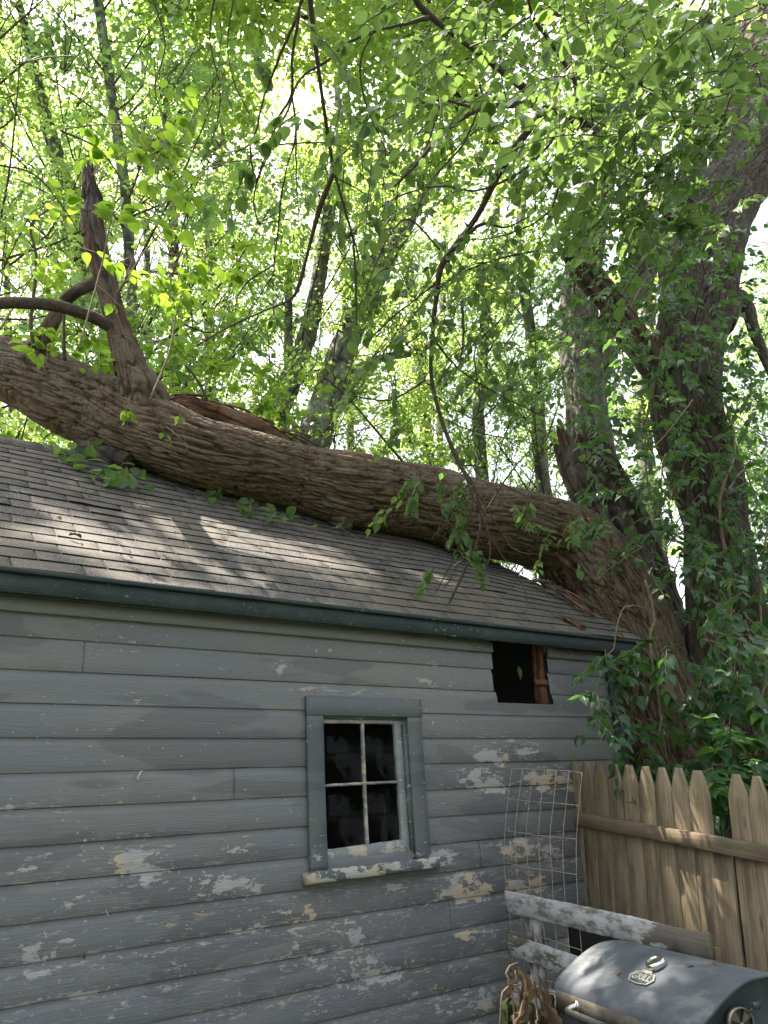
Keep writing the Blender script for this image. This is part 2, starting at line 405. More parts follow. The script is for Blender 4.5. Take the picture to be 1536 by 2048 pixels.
M['picket'] = mat_wood('weathered_picket_wood', (.185, .145, .095), (.300, .240, .160), stain=(.085, .060, .044), green=(.10, .105, .045))
M['rail'] = mat_wood('mossy_rail_wood', (.145, .105, .068), (.20, .155, .105), stain=(.08, .06, .045), green=(.075, .095, .035))
M['whiteboard'] = mat_wood('white_painted_old_board', (.095, .080, .070), (.15, .13, .115), stain=(.05, .045, .04), green=(.09, .11, .04), chips=(.36, .365, .37), dens=.05)
M['wire'] = mat_plain('galvanised_wire', (.36, .33, .27), .5, .3, var=.3, scale=60, bump=0)
M['dirt'] = mat_plain('bare_soil', (.06, .045, .03), .95, var=.5, scale=3, bump=.5)

# ------------------------------------------------------------------ leaves
def leaf_pts(hi):
    if hi:   # ovate, pointed, folded along the midrib
        sh = [(0, 0, 0), (0, .33, -.03), (0, .68, -.03), (0, 1.0, -.10)]
        for sgn in (-1, 1):
            sh += [(sgn*.26, .10, .045), (sgn*.37, .34, .07), (sgn*.29, .62, .05), (sgn*.12, .84, .0)]
        v = np.array(sh)
        t, q = [], []
        L, R = [4, 5, 6, 7], [8, 9, 10, 11]
        q += [[0, 1, 5, 4], [1, 2, 6, 5], [0, 8, 9, 1], [1, 9, 10, 2]]
        q += [[2, 3, 7, 6], [2, 10, 11, 3]]
        return v, np.array(q), np.zeros((0, 3), int)
    v = np.array([(0, 0, 0), (-.34, .42, .07), (0, 1, -.06), (.34, .42, .07)])
    return v, np.zeros((0, 4), int), np.array([[0, 2, 1], [0, 3, 2]])
LEAF_HI, LEAF_LO = leaf_pts(True), leaf_pts(False)
def maple_pts():
    v = np.array([(0, 0, 0), (-.42, .28, .05), (-.18, .42, 0), (-.26, .78, .03), (0, .62, 0), (0, 1.02, -.05), (.26, .78, .03), (.18, .42, 0), (.42, .28, .05)])
    t = np.array([[0, 2, 1], [0, 4, 2], [2, 4, 3], [4, 6, 5], [3, 4, 5], [4, 7, 6], [0, 7, 4], [0, 8, 7]])
    return v, np.zeros((0, 4), int), t
LEAF_MAPLE = maple_pts()
WINDOWS = []     # (point, radius): places where the photo shows sun coming through a gap of the canopy
def sun_keep(P):
    keep = np.ones(len(P), bool)
    for c, rad in WINDOWS:
        d = P-c; t = d@SUN; per = np.linalg.norm(d-t[:, None]*SUN, axis=1)
        keep &= ~((per < rad) & (t > .35))
    return keep
def add_leaves(mb, P, D, Nn, size, shape, rnd=None, window=True):
    P, D, Nn = map(lambda a: np.asarray(a, float), (P, D, Nn)); size = np.broadcast_to(size, len(P)).astype(float)
    if rnd is None: rnd = rng.random(len(P))
    if window and WINDOWS:
        k = sun_keep(P); P, D, Nn, size, rnd = P[k], D[k], Nn[k], size[k], rnd[k]
    if not len(P): return
    D = D/np.linalg.norm(D, axis=1)[:, None]
    X = np.cross(D, Nn); X /= (np.linalg.norm(X, axis=1)[:, None]+1e-9); Z = np.cross(X, D)
    S, q, t = shape; k = len(S)
    wid = .85+.3*rng.random(len(P))
    fz = (-.3+2.4*rng.random(len(P)))[:, None, None]; dr = (rng.random(len(P))*.35-.05)[:, None, None]; asy = (1+.25*(rng.random(len(P))-.5)[:, None]*np.sign(S[None, :, 0]))[..., None]
    V = P[:, None]+size[:, None, None]*(S[None, :, 0:1]*wid[:, None, None]*asy*X[:, None]+S[None, :, 1:2]*D[:, None]+(S[None, :, 2:3]*fz-dr*S[None, :, 1:2]**2)*Z[:, None])
    off = (np.arange(len(P))*k)[:, None, None]
    uv = np.broadcast_to(S[None, :, :2], (len(P), k, 2)).reshape(-1, 2)
    mb.add(V.reshape(-1, 3), (off+q[None]).reshape(-1, 4) if len(q) else None, (off+t[None]).reshape(-1, 3) if len(t) else None, uv=uv, rnd=np.repeat(rnd, k))
def spray(mw, ml, p, d, L, n, size, hi=True, droop=.35, r=.004, spread=.9, flat=.5, tone=None):
    """one leafy twig: curved stem with alternate leaves"""
    p = np.asarray(p, float); d = unit(d)
    k = max(4, int(L/.08)); s = np.linspace(0, 1, k)
    side = unit(np.cross(d, [0, 0, 1.0])+1e-6)
    bend = (rng.random()-.5)*.5
    C = p+L*(s[:, None]*d+(s**2)[:, None]*(np.array([0, 0, -droop])+side*bend))
    tube(mw, C[::2] if k > 5 else C, np.linspace(r, r*.35, len(C[::2] if k > 5 else C)), 4, .1, cap=False)
    t = np.sort(rng.random(n))*.9+.1
    Q = np.stack([np.interp(t, s, C[:, i]) for i in range(3)], 1)
    td = unit(C[-1]-C[0]); sd = np.where(np.arange(n) % 2, 1, -1)[:, None]
    D = td*.75+side*sd*spread*(.5+rng.random((n, 1)))+np.array([0, 0, -.35])*rng.random((n, 1))*2+(rng.random((n, 3))-.5)*.5
    Nn = np.array([0, 0, 1.0])+(rng.random((n, 3))-.5)*2*flat
    Q = Q+unit(td)*0+D/np.linalg.norm(D, axis=1)[:, None]*size*.22
    tn = rng.random(n) if tone is None else np.clip(tone+(rng.random(n)-.5)*.5, 0, 1)
    add_leaves(ml, Q, D, Nn, size*(.6+.6*rng.random(n)), LEAF_HI if hi else LEAF_LO, tn)
    return C

def pxpath(pts, Y=None, d=None):
    out = []
    for i, p in enumerate(pts):
        if len(p) > 2: out.append(at(p[0], p[1], p[2]))
        elif Y is not None: out.append(at(p[0], p[1], Y if np.isscalar(Y) else Y[i]))
        else: out.append(atd(p[0], p[1], d if np.isscalar(d) else d[i]))
    return np.array(out)
def pr(px, P):   # radius in metres of something px pixels wide at P
    z = (np.asarray(P)-EYE)@RM[:, 2]; return px/2*z/F_PX

# ------------------------------------------------------------------ timber helper
def plank(mb, a, b, w, t, wide, thick, seg=10, rnd=.5, rough=.0012, ends=0.0, taper=None, lipv=0.0, peel=0.0):
    """board from a to b; `wide` and `thick` are directions; edges slightly uneven"""
    a, b = np.asarray(a, float), np.asarray(b, float); wide = unit(wide); thick = unit(thick)
    L = np.linalg.norm(b-a); ax = (b-a)/L
    bev = min(t*.18, .004)
    prof = np.array([(-w/2+bev, -t/2), (w/2-bev, -t/2), (w/2, -t/2+bev), (w/2, t/2-bev), (w/2-bev, t/2), (-w/2+bev, t/2), (-w/2, t/2-bev), (-w/2, -t/2+bev)])
    s = np.linspace(0, 1, seg+1); k = len(prof); V = []; U = []
    bow = (rng.random(2)-.5)*.004
    for i, si in enumerate(s):
        f = 1.0 if taper is None else taper(si)
        o = a+ax*L*si+(wide*bow[0]+thick*bow[1])*math.sin(si*math.pi)
        jit = (rng.random((k, 1))-.5)*rough*2
        pp = o+prof[:, :1]*f*wide+prof[:, 1:]*thick+jit*wide+jit[::-1]*thick
        if ends and i in (0, seg): pp = pp+ax*((rng.random((k, 1))-.5)*ends)
        V.append(pp); U.append(np.stack([prof[:, 0]+prof[:, 1], np.full(k, L*si)], 1))
    V = np.concatenate(V); U = np.concatenate(U); i = np.arange(seg)[:, None]*k; j = np.arange(k)[None]; j2 = (j+1) % k
    q = np.stack([i+j, i+j2, i+k+j2, i+k+j], -1).reshape(-1, 4)
    e = seg*k
    t_ = [[0, m+1, m] for m in range(1, k-1)]+[[e, e+m, e+m+1] for m in range(1, k-1)]
    mb.add(V, q, t_, uv=U, rnd=rnd, lip=lipv, peel=peel if np.isscalar(peel) else peel(V))
    return mb

PEEL = [(470,1330,30,8,.42),(520,1345,20,8,.42),(690,1300,60,8,.40),(640,1380,60,6,.45),(830,1355,50,10,.42),(900,1375,40,8,.42),(200,1300,60,6,.38),(1000,1480,60,8,.45),(880,1330,40,6,.4),(60,1620,60,8,.45),(130,1650,60,8,.5),(360,1700,90,8,.55),(500,1860,80,8,.5),(200,1990,60,14,.5),(265,1385,22,14,.5),(60,1735,50,22,.55),(285,1725,70,35,.75),(290,1745,20,18,.9),(445,1765,60,20,.8),(480,1780,55,18,.8),
        (480,1695,25,20,.6),(600,1830,40,16,.8),(640,1905,80,30,.5),(705,1860,60,22,.5),(800,1785,26,20,.85),(560,1335,14,12,.7),
        (935,1775,60,26,1.0),(985,1515,32,18,1.0),(1055,1505,24,14,.9),(965,1560,50,24,1.0),(1080,1560,45,22,.9),(1120,1560,60,20,.7),
        (1040,1700,40,22,.9),(1090,1700,40,20,.8),(1050,1770,40,20,.9),(885,1715,35,20,.8),(720,1950,70,30,.75),(770,1930,60,18,.6),
        (620,2020,50,16,.5),(880,2010,60,18,.5),(960,1995,40,20,.6),(75,1925,40,30,.55),(150,1800,30,12,.5),(350,1930,30,12,.6),
        (960,1870,40,14,.6),(100,1460,30,10,.4),(700,1385,60,10,.5),(1090,1320,60,10,.3),(850,1800,40,10,.5),(530,1840,60,10,.5)]
def peelf(P):
    q = proj(P); v = np.zeros(len(q))
    for x, y, rx, ry, a in PEEL:
        d = ((q[:, 0]-x)/rx)**2+((q[:, 1]-y)/ry)**2
        v = np.maximum(v, a*np.exp(-d**1.5*.7))
    low = np.clip((2.15-P[:, 2])/1.3, 0, 1)*.16
    return v+low

# ------------------------------------------------------------------ garage
GX0, GX1 = -1.6, 4.585
GYB = 2*YR-WALL_Y
garage = thing('garage', 'old gray clapboard garage with peeling paint under the fallen trunk', 'garage', (1.5, WALL_Y, 0))
WIN = (2.235, 2.825, 1.40, 2.115)       # rough opening x0,x1,z0,z1 behind the casing
HOLE = (3.495, 3.985, 2.185, 2.62)
EXPO = .1381; Z0 = 1.6956-EXPO*12
sid = MB()
prof = [(0.0, .0085), (.0005, .0150), (.003, .0163), (.050, .0161), (.104, .0158), (.109, .0148), (.115, .0122), (.123, .0102), (.132, .0090), (.1381, .0085)]
JT = {k: (float(rng.uniform(GX0+.5, GX1-.4)) if k % 3 == 1 else None) for k in range(-1, 20)}; JT[16] = 1.02; JT[4] = .98; JT[9] = 3.25; JT[12] = 1.75
xs = np.unique(np.concatenate([[j+d for j in JT.values() if j for d in (-.0016, -.0006, .0006, .0016)], np.arange(GX0, GX1, .03), [GX1], [WIN[0], WIN[1]], [HOLE[0]+d for d in (-.012, -.006, 0, .009)], [HOLE[1]+d for d in (-.012, 0, .008, .016)]]))
nb = 0
for k in range(-1, 20):
    zb = Z0+k*EXPO
    if zb > 2.60: break
    rows = []
    for z, d in prof: rows.append((min(zb+z, 2.65), d))
    for zc in (WIN[2], WIN[3], HOLE[2], HOLE[3]):
        if zb < zc < zb+EXPO:
            zz = [r[0] for r in rows]; dd = [r[1] for r in rows]
            rows.append((zc, float(np.interp(zc, zz, dd))))
    rows.sort(key=lambda r: r[0])
    joints = [JT[k]] if JT.get(k) else []
    Z, X = np.meshgrid([r[0] for r in rows], xs, indexing='ij'); Dp = np.array([r[1] for r in rows])[:, None]+0*X
    wob = vnoise(xs*1.1, k*7.3, 0, 3)*.0022+vnoise(xs*9, k*3.1, 1, 4)*.0006
    out = vnoise(xs*.8, k*5.1, 2, 5)*.0015+vnoise(xs*14, k*3.7, 3, 6)*.0005
    Zw = Z+wob[None]*np.where(np.array([r[0]-zb for r in rows])[:, None] < .09, 1, 0)
    V = np.stack([X, WALL_Y-Dp-out[None], Zw], -1)
    nr, nx = X.shape
    i, j = np.meshgrid(np.arange(nr-1), np.arange(nx-1), indexing='ij')
    zc = (Z[:-1, :-1]+Z[1:, 1:])/2; xc = (X[:-1, :-1]+X[1:, 1:])/2
    ok = ~((xc > WIN[0]) & (xc < WIN[1]) & (zc > WIN[2]) & (zc < WIN[3])) & ~((xc > HOLE[0]+[-.011, .001, -.005, .010][k % 4]) & (xc < HOLE[1]+[.001, .017, -.011, .009][(k*3) % 4]) & (zc > HOLE[2]) & (zc < HOLE[3]))
    for jt in joints:
        V[:, np.abs(xs-jt) < .001, 1] += 0.009; V[:, xs > jt, 1] += .0012; V[:, xs > jt, 2] += .0008
    q = np.stack([i*nx+j, i*nx+j+1, (i+1)*nx+j+1, (i+1)*nx+j], -1)[ok]
    V = V.reshape(-1, 3)
    lip = np.repeat(np.array([1.0 if (r[0]-zb < .01 or .10 < r[0]-zb < .125) else 0.0 for r in rows]), nx)
    lip *= np.where(np.clip(peelf(V)*2.2, 0, 1) > .22, 1.0, .0)*.5+.5*np.clip(peelf(V)*2, 0, 1)
    sid.add(V, q, None, rnd=rng.random(), peel=peelf(V), lip=lip)
siding = chd(sid, 'siding', M['siding'], garage)
siding['label'] = 'gray clapboard siding with flaking paint'
# sheathing and inside
inn = MB()
TH = .07; yi = WALL_Y+.012
def wallbox(x0, x1, z0, z1): inn.box(((x0+x1)/2, yi+TH/2, (z0+z1)/2), (x1-x0, TH, z1-z0))
wallbox(GX0, WIN[0]-.004, 0, 2.66); wallbox(WIN[1]+.004, HOLE[0]-.004, 0, 2.66); wallbox(HOLE[1]+.004, GX1, 0, 2.66)
wallbox(WIN[0]-.004, WIN[1]+.004, 0, WIN[2]-.004); wallbox(WIN[0]-.004, WIN[1]+.004, WIN[3]+.004, 2.66)
wallbox(HOLE[0]-.004, HOLE[1]+.004, 0, HOLE[2]-.004)
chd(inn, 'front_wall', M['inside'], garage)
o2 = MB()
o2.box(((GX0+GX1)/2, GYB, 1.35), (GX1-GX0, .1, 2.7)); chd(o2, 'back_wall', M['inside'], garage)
for xx in (GX0+.02, GX1-.03):
    o3 = MB(); t_ = .05
    v = [(xx-t_, WALL_Y+.09, 0), (xx-t_, GYB-.06, 0), (xx-t_, GYB-.06, 2.62), (xx-t_, YR, ZR-.12), (xx-t_, WALL_Y+.09, 2.62)]
    v += [(x+2*t_, y, z) for x, y, z in v]
    o3.add(v, [[0, 1, 6, 5], [1, 2, 7, 6], [2, 3, 8, 7], [3, 4, 9, 8], [4, 0, 5, 9]], [[0, 2, 1], [0, 3, 2], [0, 4, 3], [5, 6, 7], [5, 7, 8], [5, 8, 9]], rnd=.5, peel=.2, lip=0)
    chd(o3, 'side_wall', M['siding'], garage)
fl = MB(); fl.box(((GX0+GX1)/2, (WALL_Y+GYB)/2+.05, .05), (GX1-GX0-.2, GYB-WALL_Y-.3, .1)); chd(fl, 'slab', M['dirt'], garage)
# broken stud seen in the hole
st = MB()
plank(st, at(1085, 1290, WALL_Y+.03)+[0, 0, .02], at(1088, 1414, WALL_Y+.03), .085, .035, (1, 0, 0), (0, 1, 0), 12, .4, rough=.005)
plank(st, at(1068, 1285, WALL_Y+.055), at(1078, 1410, WALL_Y+.055), .04, .02, (1, 0, .05), (0, 1, 0), 10, .8, rough=.005)
plank(st, at(1070, 1364, WALL_Y+.008), at(1102, 1366, WALL_Y+.008), .035, .02, (0, 0, 1), (0, 1, 0), 6, .2, rough=.004)
sto = chd(st, 'stud', M['stud'], garage); sto['label'] = 'raw reddish stud bared at the hole in the siding'

# eaves
XR0, XR1 = -1.75, 4.90
fa = MB()
plank(fa, (XR0, YE+.012, 2.60), (XR1-.01, YE+.012, 2.585), .098, .02, (0, 0, 1), (0, 1, 0), 90, .5, rough=.0008, peel=lambda V: .12+0*V[:, 0])
fascia = chd(fa, 'fascia', M['green'], garage)
fa2 = MB(); plank(fa2, (XR0, YE-.008, 2.648), (XR1, YE-.008, 2.628), .022, .016, (0, 0, 1), (0, 1, 0), 60, .3, rough=.0006, peel=0.0)
chd(fa2, 'drip_edge', M['green'], garage)
so = MB(); so.box(((XR0+XR1)/2, YE+.075, 2.572), (XR1-XR0-.03, .095, .012), rnd=.4, peel=.1, lip=0.0); chd(so, 'soffit', M['green'], garage)
fr = MB(); plank(fr, (GX0, WALL_Y-.03, 2.52), (3.49, WALL_Y-.03, 2.515), .06, .02, (0, 0, 1), (0, 1, 0), 50, .6, rough=.0008, peel=.05)
plank(fr, (3.99, WALL_Y-.03, 2.515), (GX1-.05, WALL_Y-.03, 2.513), .06, .02, (0, 0, 1), (0, 1, 0), 10, .6, rough=.0008, peel=.05)
chd(fr, 'frieze_board', M['siding'], garage)
cbm = MB(); plank(cbm, (GX1+.02, WALL_Y-.032, 0), (GX1+.02, WALL_Y-.032, 2.57), .085, .024, (1, 0, 0), (0, 1, 0), 40, .4, rough=.001, peel=.3)
plank(cbm, (GX1+.052, WALL_Y+.03, 0), (GX1+.052, WALL_Y+.03, 2.57), .10, .02, (0, 1, 0), (1, 0, 0), 40, .4, rough=.001, peel=.35)
chd(cbm, 'corner_board', M['green'], garage)

# roof deck, shingles
def sag(x, s):
    u = np.clip(s/2.5, 0, 1)
    return -.17*np.exp(-((x-4.75)/.55)**2)*u**1.5-.035*np.exp(-((x-3.4)/.7)**2)*u-.02*np.exp(-((x-1.9)/.8)**2)*u+.008*vnoise(x*1.3, s*1.3, 0, 11)
CS = 1/math.hypot(1, TP); SN = TP*CS; SLOPE = (YR-YE)/CS
def roofpt(x, s, h=0.0):
    x, s, h = np.broadcast_arrays(x, s, h)
    z = ZE+s*SN+sag(x, s)+h*CS; y = YE+s*CS-h*SN
    return np.stack([x, y, z], -1)
roof = MB()
gx = np.linspace(XR0, XR1, 70); gs = np.linspace(.012, SLOPE, 26)
X, S_ = np.meshgrid(gx, gs, indexing='ij')
def grid_quads(a, b, flip=False):
    i, j = np.meshgrid(np.arange(a-1), np.arange(b-1), indexing='ij')
    q = np.stack([i*b+j, (i+1)*b+j, (i+1)*b+j+1, i*b+j+1], -1).reshape(-1, 4)
    return q[:, ::-1] if flip else q
top = roofpt(X, S_, -.004).reshape(-1, 3); bot = roofpt(X, S_, -.035).reshape(-1, 3)
nA = len(top)
edge = []
for i in range(69): edge += [[i*26, nA+i*26, nA+(i+1)*26, (i+1)*26]]
for j in range(25): edge += [[j, j+1, nA+j+1, nA+j], [69*26+j, nA+69*26+j, nA+69*26+j+1, 69*26+j+1]]
roof.add(np.vstack([top, bot]), np.vstack([grid_quads(70, 26), grid_quads(70, 26, True)+nA, np.array(edge)]))
topb = top.copy(); topb[:, 1] = 2*YR-topb[:, 1]+.002; botb = bot.copy(); botb[:, 1] = 2*YR-botb[:, 1]+.002
roof.add(np.vstack([topb, botb]), np.vstack([grid_quads(70, 26, True), grid_quads(70, 26)+nA, np.array(edge)[:, ::-1]]))
M['deck'] = mat_plain('roof_deck', (.03, .028, .026), .95, var=.3, scale=10)
roofo = chd(roof, 'roof', M['deck'], garage)
def mat_shingle():
    m, nt, b = newmat('asphalt_shingle'); g = NT(nt); P = g.geo(); r = g.attr('rnd')
    gr = g.noise(g.map(P, (260, 260, 260)), 1, 2, .7); gr2 = g.noise(g.map(P, (120, 120, 120), (3, 1, 2)), 1, 2, .6)
    big = g.noise(g.map(P, (1.3, 1.3, 1.3)), 1, 5, .6)
    c = g.mix(g.ramp(gr, .35, .65), (.028, .029, .032), (.102, .098, .094))
    c = g.mix(g.ramp(gr2, .58, .68), c, (.32, .25, .18))
    c = g.mix(g.math('MULTIPLY', r, .30), c, (.060, .058, .060))
    c = g.mix(g.math('MULTIPLY', g.ramp(big, .42, .62), .35), c, (.17, .145, .115))
    wear = g.noise(g.map(P, (5, 9, 9), (4, 4, 4)), 1, 6, .65)
    c = g.mix(g.math('MULTIPLY', g.ramp(wear, .55, .7), .5), c, (.045, .045, .042))
    c = g.mix(g.attr('cut'), c, (.008, .008, .008))   # near-black cut edges: asphalt core, plus the course shadow put into the colour
    g.set(b, 'Base Color', c); g.set(b, 'Roughness', .92); b.inputs['Specular IOR Level'].default_value = .3
    g.set(b, 'Normal', g.bump(gr, .7, .0025)); return m
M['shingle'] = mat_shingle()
sh = MB(); EX = .129; NCOURSE = int(SLOPE/EX)+1
for c in range(NCOURSE):
    s0 = c*EX-.008; x = XR0-.02-(c*.1525*1.02+ (c % 3)*.03) % .305
    while x < XR1+.01:
        wdt = .305; a = max(x+.0030+rng.random()*.001, XR0-.012); bb = min(x+wdt-.0028, XR1+.014+.004*rng.random())
        x += wdt
        if bb-a < .03: continue
        xx = np.linspace(a, bb, 5); lift = .0035+.0025*rng.random()**2+(.008*rng.random() if rng.random() < .03 else 0)
        skew = (rng.random()-.5)*.006; s_lo = s0+skew*np.linspace(-1, 1, 5)+(rng.random(5)-.5)*.0018+(rng.random()-.5)*.004
        s_hi = min(s0+EX+.022, SLOPE+.01)
        if s_hi-s0 < .02: continue
        cur = 1+.35*(rng.random(5)-.3)
        lo = roofpt(xx, s_lo, lift*cur+.003); md = roofpt(xx, (s_lo+s_hi)/2, .0038+lift*.3); hi = roofpt(xx, np.full(5, s_hi), .0006+0*xx); lb = roofpt(xx, s_lo+.0004, -.003+.0*xx)
        hb = roofpt(xx, np.full(5, s_hi), -.003+0*xx)
        v = np.vstack([lb, lo, md, hi, hb, lb, lo]); q = [[25+i, 25+i+1, 30+i+1, 30+i] for i in range(4)]
        for rr in (1, 2):
            for i in range(4): q.append([rr*5+i, rr*5+i+1, (rr+1)*5+i+1, (rr+1)*5+i])
        for e, fl_ in ((0, 0), (4, 1)):
            qq = [[e, 5+e, 10+e, 20+e]]; t3 = [[10+e, 15+e, 20+e]]
            q += [w[::-1] for w in qq] if fl_ else qq
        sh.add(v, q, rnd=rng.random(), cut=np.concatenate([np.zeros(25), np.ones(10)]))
# ridge caps
for i in range(int((XR1-XR0)/.15)):
    a = XR0+i*.15; xx = np.array([a, a+.20]); h = .012+.004*rng.random()
    p1 = roofpt(xx, np.full(2, SLOPE-.13), h*.7+.004); pm = roofpt(xx, np.full(2, SLOPE), h+.004); p2 = p1.copy(); p2[:, 1] = 2*YR-p2[:, 1]
    pm[:, 1] = YR
    dn = np.array([0, 0, -.012])
    v = np.vstack([p1, pm, p2, p1+dn, pm+dn, p2+dn]); sh.add(v, [[0, 1, 3, 2], [2, 3, 5, 4], [6, 0, 2, 8], [8, 2, 4, 10], [1, 7, 9, 3], [3, 9, 11, 5], [0, 6, 7, 1], [4, 5, 11, 10]], rnd=rng.random())
# plain back slope courses
for c in range(NCOURSE):
    xx = np.linspace(XR0-.01, XR1+.01, 40); s0 = c*EX-.008; s_hi = min(s0+EX+.02, SLOPE)
    lo = roofpt(xx, np.full(40, s0), .009); hi = roofpt(xx, np.full(40, s_hi), .003); lb = roofpt(xx, np.full(40, s0), -.002)
    v = np.vstack([lb, lo, hi]); v[:, 1] = 2*YR-v[:, 1]+.002; q = []
    for rr in range(2):
        for i in range(39): q.append([rr*40+i, (rr+1)*40+i, (rr+1)*40+i+1, rr*40+i+1])
    sh.add(v, q, rnd=.5)
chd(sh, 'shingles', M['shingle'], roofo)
rk = MB()
for sgn in (1, -1):
    C = roofpt(np.full(12, XR1-.004), np.linspace(.03, SLOPE, 12), -.055)
    if sgn < 0: C[:, 1] = 2*YR-C[:, 1]
    for i in range(11):
        plank(rk, C[i], C[i+1], .085, .02, (0, -SN*sgn, CS), (1, 0, 0), 1, .4, rough=0, peel=.3)
chd(rk, 'rake_board', M['green'], roofo)

# window
window = MB()
yc = WALL_Y-.030
wx = lambda px, py, Y=WALL_Y-.03: at(px, py, Y)
p = wx(612, 1392); q_ = wx(839, 1400); r_ = wx(862, 1727); s_ = wx(620, 1755)
zt = .5*(p[2]+q_[2]); xl, xr = .5*(p[0]+s_[0]), .5*(q_[0]+r_[0]); zb = 1.355
CW = .098
wm = MB(); pe = lambda V: peelf(V)*.3+.12+.35*np.clip((1.55-V[:, 2])/.25, 0, 1)
plank(wm, (xl, yc, zt-CW/2), (xr+.004, yc, zt-CW/2+.001), CW, .022, (0, 0, 1), (0, 1, 0), 24, .4, rough=.0008, peel=pe)
plank(wm, (xl+CW/2, yc+.001, zb), (xl+CW/2, yc+.001, zt-CW-.001), CW, .022, (1, 0, 0), (0, 1, 0), 30, .5, rough=.0008, peel=pe)
plank(wm, (xr-CW/2, yc+.001, zb), (xr-CW/2, yc+.001, zt-CW-.001), CW, .022, (1, 0, 0), (0, 1, 0), 30, .3, rough=.0008, peel=pe)
wino = chd(wm, 'window', M['trim'], garage); wino['label'] = 'four-pane window with gray casing and peeling sill'
sl = MB(); plank(sl, (xl-.035, yc-.028, zb-.026), (xr+.052, yc-.028, zb-.019), .052, .085, (0, 0, 1), (0, 1, -.12), 40, .5, rough=.003, ends=.006, peel=.75)
chd(sl, 'sill', M['trim'], wino)
# jamb
ix0, ix1, iz1 = xl+CW-.004, xr-CW+.004, zt-CW+.004
jm = MB()
for (x0, x1, z0, z1) in ((ix0-.02, ix0+.006, zb, iz1), (ix1-.016, ix1+.02, zb, iz1), (ix0+.006, ix1-.016, iz1-.014, iz1+.02)):
    jm.box(((x0+x1)/2, WALL_Y+.02, (z0+z1)/2), (x1-x0, .075, z1-z0), rnd=.5, peel=.45, lip=0.0)
chd(jm, 'jamb', M['trim'], wino)
sa = MB(); ys = WALL_Y+.012
sx0, sx1, sz0, sz1 = ix0+.008, ix1-.018, zb+.012, iz1-.016
skewz = lambda x: (x-sx0)*.028
def bar(x0, z0, x1, z1, w, t=.028, y=ys, pl_=.6): plank(sa, (x0, y, z0), (x1, y, z1), w, t, (1, 0, 0) if abs(x1-x0) < abs(z1-z0) else (0, 0, 1), (0, 1, 0), 24, rng.random(), rough=.0012, peel=pl_)
bar(sx0+.006, sz0+.03, sx0+.006, sz1, .014)
bar(sx1-.024, sz0+.03, sx1-.030, sz1, .048, pl_=.35)
bar(sx0, sz1-.010, sx1, sz1-.010, .022)
bar(sx0, sz0+.040, sx1-.004, sz0+.058, .075, pl_=.7)
mx_ = .5*(at(727, 1570, ys)[0]+at(728, 1500, ys)[0]); mz_ = at(727, 1568, ys)[2]
bar(mx_-.004, sz0+.07, mx_+.001, sz1-.014, .017, .024, ys-.002)
bar(sx0+.008, mz_-.002, sx1-.045, mz_+.004, .014, .022, ys-.004)
chd(sa, 'sash', M['sash'], wino)
def mat_pane():
    m, nt, b = newmat('dusty_window_glass'); g = NT(nt); nt.nodes.remove(b)
    tr = g.n('ShaderNodeBsdfTransparent'); gl = g.n('ShaderNodeBsdfGlossy'); gl.inputs['Roughness'].default_value = .06
    df = g.n('ShaderNodeBsdfDiffuse'); df.inputs[0].default_value = (.12, .12, .11, 1)
    m1 = g.n('ShaderNodeMixShader'); m1.inputs[0].default_value = .008; nt.links.new(tr.outputs[0], m1.inputs[1]); nt.links.new(gl.outputs[0], m1.inputs[2])
    m2 = g.n('ShaderNodeMixShader'); nt.links.new(m1.outputs[0], m2.inputs[1]); nt.links.new(df.outputs[0], m2.inputs[2])
    m2.inputs[0].default_value = .003
    nt.links.new(m2.outputs[0], nt.nodes['Material Output'].inputs[0]); return m
M['pane'] = mat_pane()
for (x0, x1) in ((sx0+.012, mx_-.008), (mx_+.006, sx1-.05)):
    for (z0, z1) in ((sz0+.075, mz_-.006), (mz_+.005, sz1-.02)):
        pn_ = MB(); pn_.box(((x0+x1)/2, ys+.004, (z0+z1)/2), (x1-x0, .003, z1-z0)); chd(pn_, 'pane', M['pane'], wino)

# small things on the wall
def one(mb, name, mat, label, cat, group=None, **k):
    o = mb.build(name, mat, None, **k)
    c = np.mean([tuple(v.co) for v in o.data.vertices], axis=0) if len(o.data.vertices) < 4000 else np.array([v.co for v in list(o.data.vertices)[::50]]).mean(0)
    c = Vector([float(a) for a in c]); o.data.transform(Matrix.Translation(-c)); o.location = c
    return tag(o, label, cat, group)
ch = MB(); a = at(283, 1541, WALL_Y-.028); b_ = at(275, 1559, WALL_Y-.036)
plank(ch, a, b_, .012, .004, (1, 0, .2), (0, 1, 0), 3, .9, peel=1.0, rough=.001)
one(ch, 'wood_splinter', M['whiteboard'], 'small pale splinter stuck under a siding board left of the window', 'splinter')
def wall_leaf(px, py, mat, name, label, size, ang, off=.045):
    ml = MB(); c = at(px, py, WALL_Y-off); d = np.array([math.sin(ang), -.1, -math.cos(ang)])
    add_leaves(ml, [c-d*size*.5], [d], [[.35, -1, .1]], size, LEAF_HI, np.array([.6]), window=False)
    tw = MB()
    return ml, c-d*size*.5, d
ml, c, d = wall_leaf(168, 1914, M['wilt'], '', '', .022, .1, .03)
one(ml, 'dry_leaf', M['wilt'], 'tiny dry leaf clinging low on the siding near the left edge', 'leaf')
ml, c, d = wall_leaf(1040, 1347, None, '', '', .085, -.1, .05)
th_ = thing('hanging_leaf', 'single bright green leaf hanging on a thread in front of the dark hole', 'leaf', tuple(c))
chd(ml, 'blade', M['leaf_young'], th_)
tw = MB(); tube(tw, [c, c+[-.012, 0, .02], c+[-.022, 0, .035]], [.0014, .0011, .0009], 5, .01); tube(tw, [c+[-.022, 0, .035], c+[-.02, -.01, .2]], [.0003, .0003], 4, .05)
chd(tw, 'stem', M['leaf_young'], th_)
